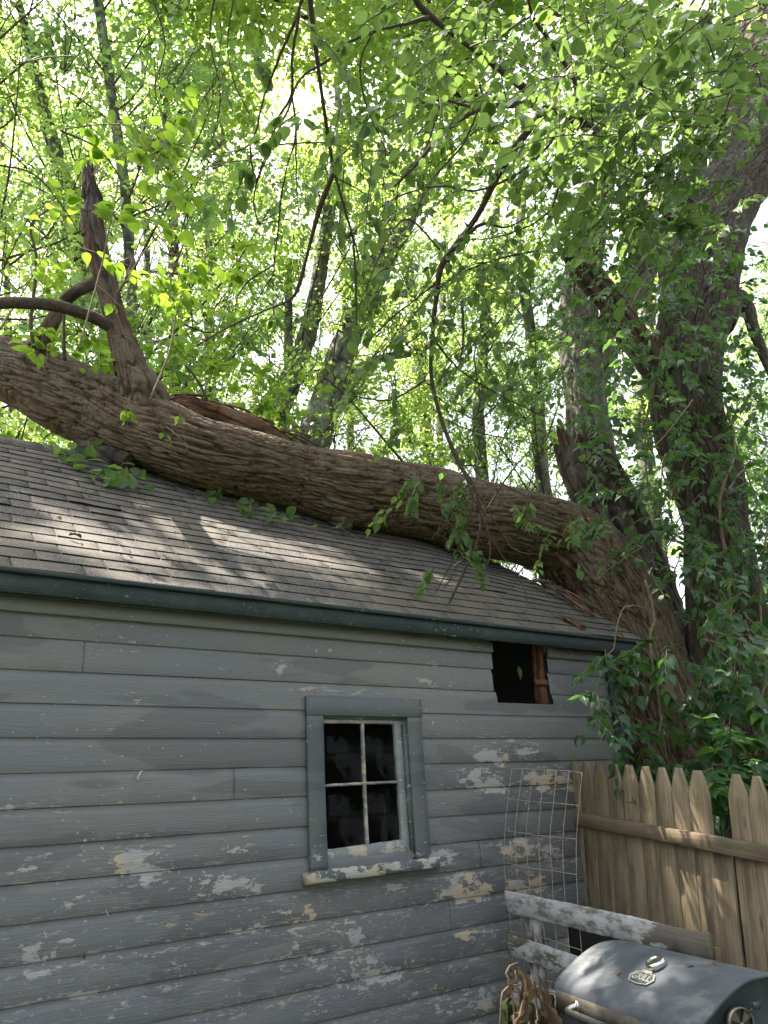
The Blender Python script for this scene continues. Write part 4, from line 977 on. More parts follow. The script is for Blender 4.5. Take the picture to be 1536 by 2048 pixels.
hanger('thin_dead_branch', 'pair of thin knotty dead stems hanging left of the peeling branch', 'branch',
    [([(612, -30), (590, 40), (560, 110), (530, 190), (512, 260), (498, 290), (470, 305)], 7, 3, 4.3, 4.5)],
    [([(600, 10), (585, 110), (583, 190), (560, 230), (535, 300), (512, 370), (508, 420), (525, 460)], 7, 2, 4.3, 4.6), ([(500, 285), (502, 320), (507, 350), (497, 365)], 4, 2, 4.4, 4.5), ([(585, 195), (592, 270), (575, 330), (562, 400), (555, 470), (548, 530), (548, 550)], 5, 2, 4.4, 4.7),
     ([(592, 250), (593, 360), (598, 445)], 4, 1.5, 4.4, 4.6), ([(545, 290), (620, 285), (665, 288), (715, 302), (790, 300)], 3, 1.5, 4.4, 4.6), ([(548, 530), (500, 560), (470, 600)], 4, 2, 4.7, 4.9), ([(548, 548), (520, 590), (490, 640)], 3, 1.5, 4.7, 4.9)],
    [(515, 300, 12, 20, 1, .09, 4.5, .1, .25, 0, -1, .5), (580, 610, 20, 20, 2, .07, 5, .1, .25, 0, -.7, .9)])

hanger('knotty_twig', 'bare knotty twigs with few leaves dangling left of the dead branches', 'branch',
    [([(430, -20), (420, 80), (440, 180), (430, 260), (400, 330)], 4, 2, 5.0, 5.0)],
    [([(470, -20), (455, 90), (470, 170), (500, 230)], 3, 2, 5, 5), ([(300, -20), (330, 90), (310, 180), (340, 260)], 4, 2, 5.4, 5.4), ([(120, 260), (200, 300), (260, 380), (330, 430)], 4, 2, 5, 5), ([(0, 330), (70, 350), (130, 420), (160, 470)], 4, 2, 5.2, 5.2)],
    [(430, 180, 30, 80, 3, .06, 5, .2, .3, -.3, -.8, .6), (320, 120, 30, 80, 3, .06, 5.3, .2, .3, -.3, -.8, .6)])
hanger('arching_twig', 'thin arching twigs with sparse leaves crossing the middle of the sky', 'branch',
    [([(1135, 240), (1060, 330), (960, 380), (880, 372), (800, 392), (740, 430)], 6, 2, 5.6, 5.2)],
    [([(1080, 500), (990, 520), (900, 560), (820, 640), (760, 740)], 5, 2, 5.8, 5.6), ([(880, 500), (820, 440), (780, 470), (740, 560), (725, 640)], 4, 2, 5.4, 5.3), ([(1130, 300), (1100, 420), (1010, 470), (930, 480)], 5, 2, 5.6, 5.6), ([(850, 760), (780, 800), (700, 790)], 4, 2, 5.5, 5.4), ([(1000, 640), (950, 700), (960, 800), (940, 860)], 4, 2, 5.8, 5.6),
     ([(745, 64), (720, 130), (735, 220), (770, 300), (765, 380)], 4, 2, 4.6, 4.8), ([(880, 210), (850, 300), (800, 360), (790, 450)], 4, 2, 5, 5)],
    [(900, 380, 90, 40, 10, .07, 5.3, .2, .3, -.5, -.7, .6), (840, 600, 80, 80, 12, .07, 5.5, .2, .3, -.4, -.8, .6), (1000, 500, 60, 30, 8, .07, 5.7, .2, .3, -.4, -.8, .6), (730, 800, 60, 30, 5, .07, 5.4, .2, .3, -.3, -.5, .9), (960, 800, 60, 60, 10, .07, 5.7, .2, .3, -.4, -.6, .5)])
# ------------------------------------------------------------------ vines over the right-hand trees
def vine(name, label, stems, rows, leaf='leaf_vine', size=.09, group='vines climbing the trunks beside the garage', pale=True):
    P0 = at(stems[0][0][0][0], stems[0][0][0][1], stems[0][3]) if len(stems[0][0][0]) == 2 else at(*stems[0][0][0])
    o = thing(name, label, 'vine', tuple(P0), group)
    for path, w0, w1, Y in stems:
        P = pxpath(path, Y); m_ = MB(); tube(m_, P, np.linspace(pr(w0, P[0]), pr(w1, P[-1]), len(P)), 6, .05, jit=.008); chd(m_, 'stem', M['twig_pale'], o, smooth=True)
    mw, ml = MB(), MB()
    for px, py, sx, sy, n, sz, Y, dY, L, hx, hz, tone in rows:
        for k in range(n):
            p = at(px+(rng.random()*2-1)*sx, py+(rng.random()*2-1)*sy, Y+rng.normal()*dY); d = np.array([hx+rng.normal()*.4, -.35+rng.normal()*.4, hz+rng.normal()*.35])
            spray(mw, ml, p, d, L*(.6+.8*rng.random()), int(7+7*rng.random()), sz, True, tone=tone, r=.0028, flat=.6)
    chd(ml.merge(mw), 'foliage', [M[leaf], M['twig_pale']], o)
    return o
vine('climbing_vine', 'dense leafy vine wrapping the lower half of the leaning tree',
    [([(1440, 1500), (1462, 1300), (1455, 1150), (1440, 1000), (1470, 900), (1450, 800)], 9, 5, 3.15), ([(1455, 1000), (1438, 950), (1425, 930), (1400, 900)], 6, 3, 3.2), ([(1455, 980), (1490, 940), (1505, 985)], 5, 3, 3.2), ([(1340, 900), (1325, 950), (1370, 1010)], 4, 2, 3.2), ([(1385, 800), (1330, 870), (1300, 900)], 4, 2, 3.2)],
    [(1400, 480, 80, 90, 26, .075, 3.1, .2, .35, -.5, -.3, .4), (1400, 580, 100, 120, 60, .075, 3.2, .2, .35, -.5, -.3, .3), (1420, 780, 100, 140, 62, .075, 3.2, .2, .35, -.6, -.4, .3), (1435, 1040, 110, 140, 70, .078, 3.1, .2, .35, -.5, -.4, .2), (1480, 1260, 80, 120, 34, .09, 3.0, .2, .35, -.4, -.4, .2),
     (1400, 1340, 90, 60, 12, .085, 3.1, .2, .3, -.5, -.3, .3)])
vine('climbing_vine', 'leafy vine curtain hanging between the leaning tree and the split stump',
    [([(1330, 700), (1300, 800), (1290, 900), (1300, 1000)], 6, 3, 3.7), ([(1290, 560), (1250, 640), (1245, 720)], 5, 3, 3.7), ([(1290, 1090), (1215, 1140), (1190, 1160)], 3, 2, 3.7)],
    [(1230, 520, 120, 120, 90, .075, 3.6, .3, .4, -.8, -.5, .5), (1230, 740, 120, 110, 80, .078, 3.5, .3, .4, -.8, -.4, .4), (1260, 900, 110, 90, 50, .075, 3.7, .3, .35, -.8, -.3, .3), (1290, 1060, 70, 100, 34, .07, 3.9, .3, .3, -.7, -.3, .25),
     (1330, 1200, 40, 70, 10, .07, 4.0, .2, .3, -.6, -.4, .3), (1190, 1040, 30, 30, 8, .075, 3.8, .1, .3, -.8, -.35, .5), (1130, 620, 50, 80, 14, .08, 3.9, .3, .4, -.8, -.4, .6)])
vine('trailing_vine', 'pale-stemmed vine trailing in front of the roof corner and corner board',
    [([(1290, 1160), (1308, 1230), (1300, 1290), (1318, 1400), (1322, 1440), (1330, 1500), (1340, 1540)], 6, 3, 3.25), ([(1290, 1215), (1250, 1215), (1232, 1260), (1225, 1300), (1195, 1325)], 3.5, 2, 3.3), ([(1322, 1410), (1350, 1445), (1380, 1470), (1395, 1500)], 3, 2, 3.2), ([(1325, 1430), (1318, 1480), (1340, 1530)], 3, 2, 3.2),
     ([(1210, 1330), (1195, 1370), (1200, 1410), (1250, 1430), (1300, 1450)], 2.5, 1.5, 3.2)],
    [(1240, 1318, 40, 22, 8, .080, 3.15, .05, .22, -.7, -.3, .25), (1200, 1405, 30, 22, 5, .075, 3.15, .05, .2, -.6, -.4, .3), (1350, 1390, 40, 30, 8, .075, 3.2, .08, .22, .3, -.2, .2), (1270, 1430, 40, 15, 5, .07, 3.2, .05, .22, .5, -.3, .3),
     (1320, 1525, 40, 20, 6, .08, 3.2, .08, .2, .2, -.5, .3), (1300, 1300, 50, 20, 5, .08, 3.2, .08, .22, .3, -.1, .2), (1215, 1495, 16, 12, 2, .08, 3.2, .03, .15, -.2, -.5, .2), (1395, 1470, 50, 30, 8, .075, 3.2, .1, .25, .3, -.2, .3)], size=.08)
vine('broad_leaf_vine', 'dark broad-leaved vine mass at the right edge behind the fence',
    [([(1536, 1600), (1510, 1500), (1530, 1350), (1520, 1200), (1535, 1050)], 7, 4, 3.0)],
    [(1500, 1400, 50, 60, 16, .10, 2.9, .15, .35, -.3, -.3, .2), (1440, 1500, 70, 40, 18, .10, 3.0, .15, .3, -.3, -.1, .3), (1530, 1150, 20, 120, 14, .10, 3.1, .2, .35, -.2, -.5, .3), (1525, 900, 20, 120, 14, .09, 3.5, .3, .35, -.2, -.5, .4), (1530, 600, 20, 120, 8, .09, 3.8, .3, .35, -.3, -.5, .5)])

# shrub behind the fence gap
sh_ = thing('leafy_shrub', 'large-leaved shrub pushing up behind the gap in the picket fence', 'shrub', tuple(at(1440, 1700, 2.75)*[1, 1, 0]))
mw, ml = MB(), MB()
for px, py in [(1425, 1560), (1450, 1610), (1480, 1540), (1430, 1640), (1500, 1590), (1465, 1500), (1520, 1545), (1400, 1600)]:
    P = np.array([at(1440, 1700, 2.75)*[1, 1, .3], at(1445, 1700, 2.75), at(px, py+30, 2.75), at(px, py-30, 2.7)]); m_ = MB(); tube(m_, P, [.008, .007, .005, .003], 6, .1); chd(m_, 'stem', M['leaf_vine'], sh_)
    for k in range(4):
        spray(mw, ml, P[-1]-[0, 0, .02*k], [rng.normal(), -.5+rng.normal()*.4, .2], .22, 8, .105, True, tone=.4, r=.003)
chd(ml.merge(mw), 'foliage', [M['leaf_vine'], M['twig_pale']], sh_)

# ------------------------------------------------------------------ trees behind
def clump_leaves(ml, c, rad, n, size, flat=.55, shape=LEAF_LO, tone=None):
    u = rng.normal(size=(n, 3)); u /= np.linalg.norm(u, axis=1)[:, None]; rr = rad*rng.random((n, 1))**.5
    P = c+u*rr*[1, 1, flat]
    D = u*[1, 1, .3]+rng.normal(size=(n, 3))*.6+[0, 0, -.35]; Nn = np.array([0, 0, 1.0])+rng.normal(size=(n, 3))*.55
    add_leaves(ml, P, D, Nn, size*(.6+.7*rng.random(n)), shape, np.clip(rng.random(n)*.6+.4*rng.random() if tone is None else tone+rng.normal(size=n)*.2, 0, 1))
def far_tree(label, path, Y, w0, w1, mat, nclump, crown_r, zlo, zhi, per=125, size=.086, forks=(), group='tall trees behind the garage', bark='bark_far', lean=(0, 0), shape=LEAF_LO, shade_crown=None):
    P = [at(px, py, Y) for px, py in path]; base = P[0]+(P[0]-P[1])*0; base = np.array([P[0][0]+(P[0][0]-P[-1][0])*.15, Y, -.1])
    R = list(np.linspace(pr(w0, P[0]), pr(w1, P[-1]), len(P)))
    topd = unit(P[-1]-P[-2]); extra = P[-1]+topd*max(1.0, (zhi-P[-1][2]))*.7
    PP = [base]+P+[extra]; RR = [R[0]*1.25]+R+[.02]
    o = thing('far_tree', label, 'tree', tuple(base*[1, 1, 0]), group)
    m_ = MB(); bark_tube(m_, PP, RR, res=.045, freq=9, amp=.03, seed=int(rng.integers(9999)), lump=.05, stretch=.2)
    tk = chd(m_, 'trunk', M[bark], o, smooth=True)
    C, rr = resample(np.array(PP), np.array(RR), .25)
    fk = []
    for fp_, fw0, fw1 in forks:
        Q = [at(px, py, Y+.15*i) for i, (px, py) in enumerate(fp_)]; m_ = MB(); rq = np.linspace(pr(fw0, Q[0]), pr(fw1, Q[-1]), len(Q))
        bark_tube(m_, Q, rq, res=.03, freq=11, amp=.02, seed=int(rng.integers(9999))); chd(m_, 'limb', M[bark], o, smooth=True); fk.append(resample(np.array(Q), rq, .25)[0])
    allC = np.vstack([C]+fk)
    ml, mw = MB(), MB()
    for k in range(nclump):
        z = zlo+(zhi-zlo)*rng.random(); i = int(np.argmin(np.abs(allC[:, 2]-z+rng.normal()*.6))); t = (z-zlo)/(zhi-zlo)
        R_ = crown_r*(.35+.65*math.sin(math.pi*min(1, .18+t*.85)))
        a = rng.random()*2*math.pi; rad = R_*math.sqrt(rng.random())
        c = np.array([allC[i, 0]+math.cos(a)*rad, allC[i, 1]+math.sin(a)*rad, z])
        if c[1] < 5.2 and c[2] < 5: c[1] = 6.5
        # ascending branchlet from the trunk to the clump
        zs = c[2]-rad*.9-.4; j = int(np.argmin(np.abs(allC[:, 2]-zs))); s_ = allC[j]
        mid = s_*.45+c*.55+[0, 0, -.12*rad]
        if rng.random() < .6: tube(mw, [s_, mid+rng.normal(size=3)*.15, c], [.018, .012, .004], 4, .5, cap=False)
        for q in range(4):
            e = c+rng.normal(size=3)*[.5, .5, .35]; tube(mw, [c*.7+mid*.3, e*.5+c*.5+[0, 0, .05], e], [.008, .006, .003], 3, .5, cap=False)
        clump_leaves(ml, c, .28+.55*rng.random(), int(per*(.5+1.0*rng.random())), size*(.8+.5*rng.random()), shape=shape if Y > 9.6 else LEAF_MAPLE)
    if shade_crown:   # unseen leaf clumps added above the frame to shade the roof
        n_h, z0, z1, cx_, cy_, rx, ry = shade_crown; top_ = C[-1]
        for k in range(n_h):
            c = np.array([cx_+(rng.random()*2-1)*rx, cy_+(rng.random()*2-1)*ry, z0+(z1-z0)*rng.random()])
            if rng.random() < .3: tube(mw, [top_, top_*.5+c*.5+[0, 0, .6], c], [.05, .03, .01], 4, .8, cap=False)
            clump_leaves(ml, c, .5+.5*rng.random(), 200, .15)
    chd(ml.merge(mw), 'crown', [M[mat], M['twig']], o)
    return o
ml, mw = MB(), MB(); tp0 = at(1580, -240, 3.6)  # unseen crown added above the frame to darken the leaning trunk's top
for k in range(70):
    c = np.array([5.2+4.6*rng.random(), 3.2+4.6*rng.random(), 10.8+2.4*rng.random()])
    if rng.random() < .5: tube(mw, [tp0, tp0*.5+c*.5+[0, 0, .4], c], [.05, .03, .01], 5, .6, cap=False)
    clump_leaves(ml, c, .5+.4*rng.random(), 190, .12)
chd(ml.merge(mw), 'crown', [M['leaf_a'], M['twig']], LEANING)
# main grey trunks standing clear behind the fallen log
far_tree('grey trunk leaning right behind the fallen log, left one of the close pair', [(530, 1000), (548, 850), (575, 775), (605, 700), (622, 640), (640, 540), (662, 400), (690, 220)], 10.5, 58, 20, 'leaf_a', 60, 2.6, 6.0, 15, forks=[([(578, 770), (577, 700), (577, 600), (578, 520)], 20, 14)])
far_tree('thick grey trunk leaning right behind the fallen log, forked at its middle', [(600, 1000), (628, 880), (658, 790), (682, 710), (712, 640), (745, 570), (800, 470), (860, 350), (920, 220)], 10, 78, 22, 'leaf_a', 70, 2.8, 6.5, 15.5, forks=[([(690, 770), (720, 735), (770, 715), (840, 700), (900, 660)], 22, 12), ([(725, 620), (735, 560), (770, 480), (780, 400), (785, 300)], 40, 18)])
far_tree('slim dark-stemmed tree rising straight behind the upright stub', [(262, 700), (258, 500), (250, 380), (232, 250), (214, 130), (196, 0)], 8.5, 22, 20, 'leaf_b', 60, 2.2, 5.0, 15, shade_crown=(110, 15.5, 20, -1.6, 8.3, 3.0, 2.6))
far_tree('slender tree with thin grey stem, between the stub and the grey pair', [(352, 700), (348, 520), (342, 330), (330, 200), (330, 60), (326, -40)], 11.5, 24, 16, 'leaf_b', 90, 2.6, 4.5, 17)
far_tree('pale stem slanting through leaves at the far left', [(240, 760), (190, 600), (160, 450), (120, 330), (90, 230), (60, 100)], 10.5, 48, 22, 'leaf_a', 90, 2.8, 4.5, 16)
far_tree('yellow-green tree with many fine upright branches behind the dead stems', [(420, 760), (410, 600), (425, 450), (440, 300), (455, 150), (480, 0)], 13, 22, 14, 'leaf_c', 90, 3.0, 6, 19, size=.092)
far_tree('thin lilac-grey stem running to the top centre of the sky', [(830, 640), (800, 480), (786, 340), (778, 180), (758, 90), (738, 0)], 12.5, 22, 14, 'leaf_a', 55, 2.8, 7, 18, size=.085)
far_tree('distant tree with crown at the top centre behind the dead branch', [(700, 860), (690, 600), (680, 300), (670, 100), (668, 0)], 15, 16, 12, 'leaf_a', 70, 2.6, 9, 21, size=.092)
far_tree('leafy tree low behind the roof at the left edge', [(-60, 840), (-50, 700), (-40, 500), (-30, 300)], 8.5, 40, 26, 'leaf_a', 90, 2.6, 3.6, 13)
far_tree('leafy tree behind the middle of the roof, half hidden by the log', [(960, 900), (965, 780), (970, 640), (985, 500), (1000, 350)], 9.5, 26, 14, 'leaf_a', 90, 2.3, 4.5, 12.5, size=.08, shade_crown=(150, 14.5, 19, 2.2, 7.6, 3.0, 3.2))
far_tree('bushy tree filling the gap left of the pale trunk', [(1090, 1000), (1075, 800), (1060, 650), (1040, 520), (1045, 380)], 8.5, 30, 16, 'leaf_b', 70, 2.0, 5.0, 12, size=.08)
far_tree('tall tree right of the pale trunk, showing yellow gaps of sun', [(1290, 900), (1295, 700), (1300, 500), (1310, 300), (1320, 100)], 9, 34, 22, 'leaf_c', 70, 2.4, 6.5, 15, size=.085, shade_crown=(60, 12.5, 17, 5.2, 7.2, 1.8, 2.6))
far_tree('dark leafy tree at the far right beyond the leaning tree', [(1620, 1300), (1610, 1000), (1600, 700), (1590, 400)], 6, 34, 22, 'leaf_b', 130, 2.3, 3.0, 13, size=.08, per=170)
far_tree('far pale tree filling the sky behind the left half of the log', [(300, 900), (296, 600), (290, 300), (285, 0)], 18, 14, 10, 'leaf_b', 120, 4.0, 5, 22, size=.11, per=190)
far_tree('far pale tree filling the sky behind the right half of the log', [(880, 900), (885, 600), (900, 300), (905, 0)], 18, 14, 10, 'leaf_b', 120, 4.0, 5, 22, size=.11, per=190)
far_tree('far pale tree at the left edge behind the upright stub', [(20, 900), (15, 600), (5, 300), (0, 0)], 16, 14, 10, 'leaf_a', 100, 3.6, 4, 20, size=.10, per=190)

# ------------------------------------------------------------------ picket fence
def atxy(x, y, P0, dirv):
    """where the line of sight meets the upright plane through P0 along dirv"""
    n = np.array([-dirv[1], dirv[0], 0]); r = ray(x, y); t = ((P0-EYE)@n)/(r@n); return EYE+r*t
UP2 = unit(RM@np.array([.0033, -1, .282]))          # the fence has sunk and leans
FD = -unit(ray(220, 1456)); FD = unit(FD-UP2*(FD@UP2)); FN = np.cross(FD, UP2)
FA = atd(1150, 1525, 5.42)
if FN @ (EYE-FA) < 0: FN = -FN          # towards the camera
FTOP = FA.copy(); FA = FA*[1, 1, 0]
def fpt(x, y):
    r = ray(x, y); return EYE+r*(((FTOP-EYE)@FN)/(r@FN))
fence = thing('picket_fence', 'dog-eared wooden picket fence, greenish and weathered, meeting the garage corner', 'fence', tuple(FA))
tops = [(1152,1524),(1178,1524),(1203,1525),(1234,1528),(1262,1530),(1296,1533),(1328,1535),(1362,1536),(1396,1541),None,(1475,1549),(1514,1552),(1556,1556),(1600,1560)]
edgeL = [1141,1165,1190,1220,1248,1281,1313,1346,1381,None,1458,1499,1540,1584]
edgeR = [1163,1189,1219,1247,1279,1311,1345,1380,1420,None,1497,1539,1582,1626]
botR = [1172,1206,1236,1268,1303,1336,1371,1402,1448,None,1536,1580,1630,1680]
for i, tp_ in enumerate(tops):
    if tp_ is None: continue
    tp3 = fpt(tp_[0], tp_[1]); a = fpt(edgeL[i], 1600); b = fpt(edgeR[i], 1600)
    w = abs((b-a)@FD)-.001; c0 = (a+b)/2
    top = c0+UP2*((tp3-c0)@UP2); L = (.84 if i < 4 else 1.5)+.01*rng.normal(); base = top-UP2*L+FD*(.004*rng.normal())
    ear = .105+.012*rng.random(); tw_ = .29+.06*rng.random()
    m_ = MB(); plank(m_, base, top, w, .016, FD, FN, int(L/.012), rng.random(), rough=.0004, taper=lambda s_, L=L, e=ear, t=tw_: 1.0 if s_*L < L-e else 1-(1-t)*((s_*L-(L-e))/e)**1.15)
    # pull the plank along to the fence plane side behind the rail
    chd(m_, 'picket', M['picket'], fence)
low_a, low_b = fpt(1425, 1688), fpt(1462, 1694); m_ = MB(); wl_ = abs((low_b-low_a)@FD); c0 = (low_a+low_b)/2
plank(m_, c0-UP2*1.3, c0, wl_, .016, FD, FN, 60, .55, rough=.0006, ends=.01); o_ = chd(m_, 'picket', M['picket'], fence); o_['label'] = 'picket broken off at the rail, leaving a gap above'
rl = MB(); A = fpt(1138, 1632)+FN*.03; B = fpt(1536, 1706)+FN*.03; B = B+(B-A)*.35
plank(rl, A, B, .072, .036, UP2, FN, 40, .3, rough=.0018, ends=.004); chd(rl, 'rail', M['rail'], fence)
rl = MB(); plank(rl, A-UP2*.85+FD*.9, B-UP2*.85, .078, .036, UP2, FN, 20, .7, rough=.0018); chd(rl, 'rail', M['rail'], fence)
ps = MB(); bcp = fpt(1497, 1700)-FN*.065-UP2*.1
plank(ps, bcp-UP2*1.3, bcp, .085, .085, FD, FN, 20, .6, rough=.002); chd(ps, 'post', M['picket'], fence)
kn_ = MB(); kp = fpt(1272, 1604)+FN*.012
for k in range(8): chunk(kn_, kp+rng.normal(size=3)*.006, rng.normal(size=3)*[1, 1, .5], .022+.02*rng.random(), .006, .003, FN)
one(kn_, 'dry_leaf_scrap', M['wilt'], 'dark dry scrap caught on the fifth picket above the rail', 'debris')

# ------------------------------------------------------------------ old white fence section and wire mesh
WA = at(1013, 1803, 3.46); WB = atd(1425, 1895, 4.02)
WD = unit((WB-WA)*[1, 1, 0]); WN = np.array([-WD[1], WD[0], 0]); WN = WN if WN@(EYE-WA) > 0 else -WN
wf = thing('board_fence', 'low old board fence with flaking white paint, standing in front of the picket fence', 'fence', tuple(WA*[1, 1, 0]))
m_ = MB(); plank(m_, WA, WB, .108, .022, (0, 0, 1), WN, 60, .35, rough=.0022, ends=.012, taper=lambda s_: 1.0 if s_ < .72 else 1.0-.12*math.sin((s_-.72)*11), peel=lambda V: np.clip((.72-(V-WA)@WD/np.linalg.norm(WB-WA))*1.6, -.30, .10)); o_ = chd(m_, 'board', M['whiteboard'], wf); o_['label'] = 'upper board, white paint ending in bare rotten wood'
WA2 = at(1018, 1888, 3.46); WB2 = atxy(1180, 1945, WA2, WD); WB2 = WA2+(WB2-WA2)*1.6
m_ = MB(); plank(m_, WA2, WB2, .100, .022, (0, 0, 1), WN, 50, .55, rough=.0022, ends=.010); chd(m_, 'board', M['whiteboard'], wf)
pc = atxy(1057, 1850, WA, WD)-WN*.045; pc = pc*[1, 1, 0]
m_ = MB(); plank(m_, pc, pc+[0, 0, WA[2]+.0], .085, .06, WD, WN, 30, .2, rough=.002); chd(m_, 'post', M['whiteboard'], wf)
pc2 = atxy(1400, 1880, WA, WD)-WN*.045; pc2 = pc2*[1, 1, 0]
m_ = MB(); plank(m_, pc2, pc2+[0, 0, WB[2]-.01], .085, .06, WD, WN, 30, .6, rough=.002); chd(m_, 'post', M['picket'], wf)
# near-black board added as the deep shadow of the gap under the mesh
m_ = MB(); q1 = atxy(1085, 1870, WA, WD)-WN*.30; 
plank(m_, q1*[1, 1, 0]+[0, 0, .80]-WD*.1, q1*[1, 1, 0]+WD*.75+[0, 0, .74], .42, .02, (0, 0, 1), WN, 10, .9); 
one(m_, 'gap_shade_board', M['inside'], 'near-black board standing in for the deep shadow behind the lower white fence boards', 'board')
# wire mesh: a bent welded panel hung on the boards
def wirep(u, v):
    """u across 0..6, v down 0..7 (rows), positions read off the photo for the top, sensible below"""
    topx = [1024, 1045, 1067, 1089, 1113, 1138, 1164]; topy = [1537, 1537, 1538, 1539, 1540, 1542, 1545]
    rows = {0: (topx, topy), 1: ([1016, 1037, 1059, 1082, 1107, 1132, 1158], [1598, 1600, 1602, 1604, 1606, 1608, 1611]), 2: ([1010, 1030, 1052, 1077, 1100, 1126, 1153], [1661, 1664, 1667, 1671, 1673, 1675, 1678]),
            3: ([1008, 1033, 1056, 1080, 1104, 1127, 1153], [1724, 1730, 1735, 1739, 1741, 1745, 1749]), 4: ([1014, 1038, 1061, 1083, 1107, 1132, 1157], [1787, 1793, 1799, 1805, 1812, 1818, 1824]), 5: ([1022, 1044, 1068, 1090, 1113, 1138, 1163], [1862, 1868, 1874, 1876, 1884, 1892, 1900]), 6: ([1026, 1050, 1073, 1096, 1118, 1142, 1166], [1950, 1954, 1958, 1962, 1966, 1972, 1980])}
    x = [rows[v][0][int(u)], rows[v][1][int(u)]]
    off = -.02 if v <= 3 else -.035
    return atxy(x[0], x[1], WA+WN*off, WD)
wmh = MB()
for u in range(7): tube(wmh, [wirep(u, v) for v in range(7)], [.0019]*7, 6, .03, jit=.0008)
for v in range(7): tube(wmh, [wirep(u, v)+WN*.002 for u in range(7)], [.0017]*7, 6, .03, jit=.0008)
o_ = one(wmh, 'wire_mesh', M['wire'], 'bent rusty welded wire panel hanging between the garage wall and first pickets', 'wire mesh')

# ------------------------------------------------------------------ charcoal grill
def mat_lid():
    m, nt, b = newmat('smoked_grey_enamel'); g = NT(nt); P = g.obj()
    n1 = g.noise(g.map(P, (5, 5, 5)), 1, 6, .6); n2 = g.noise(g.map(P, (60, 60, 60)), 1, 4, .7)
    c = g.mix(g.ramp(n1, .35, .65), (.031, .041, .053), (.053, .064, .076)); c = g.mix(g.math('MULTIPLY', g.ramp(n2, .58, .72), .5), c, (.10, .098, .092))
    c = g.mix(g.math('MULTIPLY', g.ramp(g.noise(g.map(P, (11, 11, 11), (3, 3, 3)), 1, 7, .7), .58, .70), .4), c, (.13, .085, .06))
    g.set(b, 'Base Color', c); du = g.ramp(g.noise(g.map(P, (14, 5, 9), (1, 6, 2)), 1, 7, .72), .50, .66); c2 = g.mix(g.math('MULTIPLY', du, .35), c, (.16, .16, .15)); g.set(b, 'Base Color', c2)
    g.set(b, 'Roughness', g.ramp(n1, .3, .7, .60, .82)); b.inputs['Specular IOR Level'].default_value = .45
    g.set(b, 'Normal', g.bump(n2, .12, .002)); return m
M['lid'] = mat_lid()
M['steel'] = mat_plain('brushed_steel', (.55, .54, .52), .28, 1.0, var=.12, scale=30, bump=.05)
M['dull_steel'] = mat_plain('dull_brown_steel', (.16, .145, .125), .42, .85, var=.25, scale=20, bump=.05)
M['black'] = mat_plain('black_enamel', (.030, .034, .040), .5, 0, var=.25, scale=20, bump=.1)
M['chrome'] = mat_plain('chrome', (.62, .62, .61), .18, 1.0, var=.05, scale=20, bump=0)
M['pale'] = mat_plain('raised_pale_lettering', (.26, .26, .24), .45, .3, var=.1, scale=40, bump=0)
M['badge'] = mat_plain('dark_badge_ground', (.035, .05, .05), .4, .2, var=.1, scale=40, bump=0)
def zpt(px, py, z):
    r = ray(px, py); return EYE+r*((z-1.6)/r[2])
GC0 = zpt(1240, 1883, 1.075)      # back left crest
GD = unit((zpt(1536, 1957, 1.075)-GC0)*[1, 1, 0]); GFv = np.array([-GD[1], GD[0], 0]); GFv = GFv if GFv@(EYE-GC0) > 0 else -GFv
Lg = .766
sec = [(-.255, .87), (-.25, .93), (-.22, .985), (-.17, 1.033), (-.10, 1.062), (-.02, 1.075), (.05, 1.072), (.11, 1.055), (.17, 1.023), (.225, .985), (.262, .957), (.283, .93), (.286, .905)]
def smooth_sec(sec, n=5):
    P = np.array([(0, f, z) for f, z in sec]); C, _ = resample(P, np.ones(len(P)), .012); return C[:, 1:]
SECS = smooth_sec(sec)
GC0 = np.array([2.6954, 2.2536, 1.0912]); GD = np.array([-.2933, -.956, -.0109]); GFv = np.array([-.9523, .2911, .0919])*.96; GU = np.array([.0847, -.0374, .9957])*.953
gpt = lambda l, f, z: GC0+GD*l+GFv*f+GU*(z-1.075)
grill = thing('charcoal_grill', 'dusty gray barrel charcoal grill with steel handle, parked against the fences', 'grill', tuple(gpt(Lg/2, .02, 0)))
def extrude(sec2, l0, l1, n=1, closed=False):
    mb = MB(); k = len(sec2); V = []
    for l in np.linspace(l0, l1, n+1): V.append(np.array([gpt(l, f, z) for f, z in sec2]))
    V = np.concatenate(V); q = []
    kk = k if closed else k-1
    for i in range(n):
        for j in range(kk): q.append([i*k+j, i*k+(j+1) % k, (i+1)*k+(j+1) % k, (i+1)*k+j])
    mb.add(V, q); return mb
inner = [(f*.985, z-.004) for f, z in SECS]
ring = [tuple(p) for p in SECS]+inner[::-1]
lidm = extrude(ring, .0, Lg, 12, True)
# end panels with a pressed rim
for l, sg in ((.0, -1), (Lg, 1)):
    c = (0.0, .90); k = len(SECS); loops = []
    for sc, dl in ((1.0, 0), (1.0, .006*sg), (.955, .006*sg), (.94, -.010*sg), (.70, -.012*sg), (.68, -.018*sg)):
        loops.append(np.array([gpt(l+dl, c[0]+(f-c[0])*sc, c[1]+(z-c[1])*sc) for f, z in SECS]))
    V = np.concatenate(loops+[[gpt(l-.018*sg, c[0], c[1])]]); q = []; t = []
    for a in range(5):
        for j in range(k-1): q.append([a*k+j, a*k+j+1, (a+1)*k+j+1, (a+1)*k+j])
    for j in range(k-1): t.append([5*k+j, 5*k+j+1, 6*k])
    lidm.add(V, q, t)
lid = chd(lidm, 'lid', M['lid'], grill, smooth=False)
sm_ = [p for p in lid.data.polygons]; 
strip = extrude([(.283, .912), (.289, .912), (.289, .845), (.283, .845)], .004, Lg-.004, 1, True); chd(strip, 'front_strip', M['dull_steel'], grill)
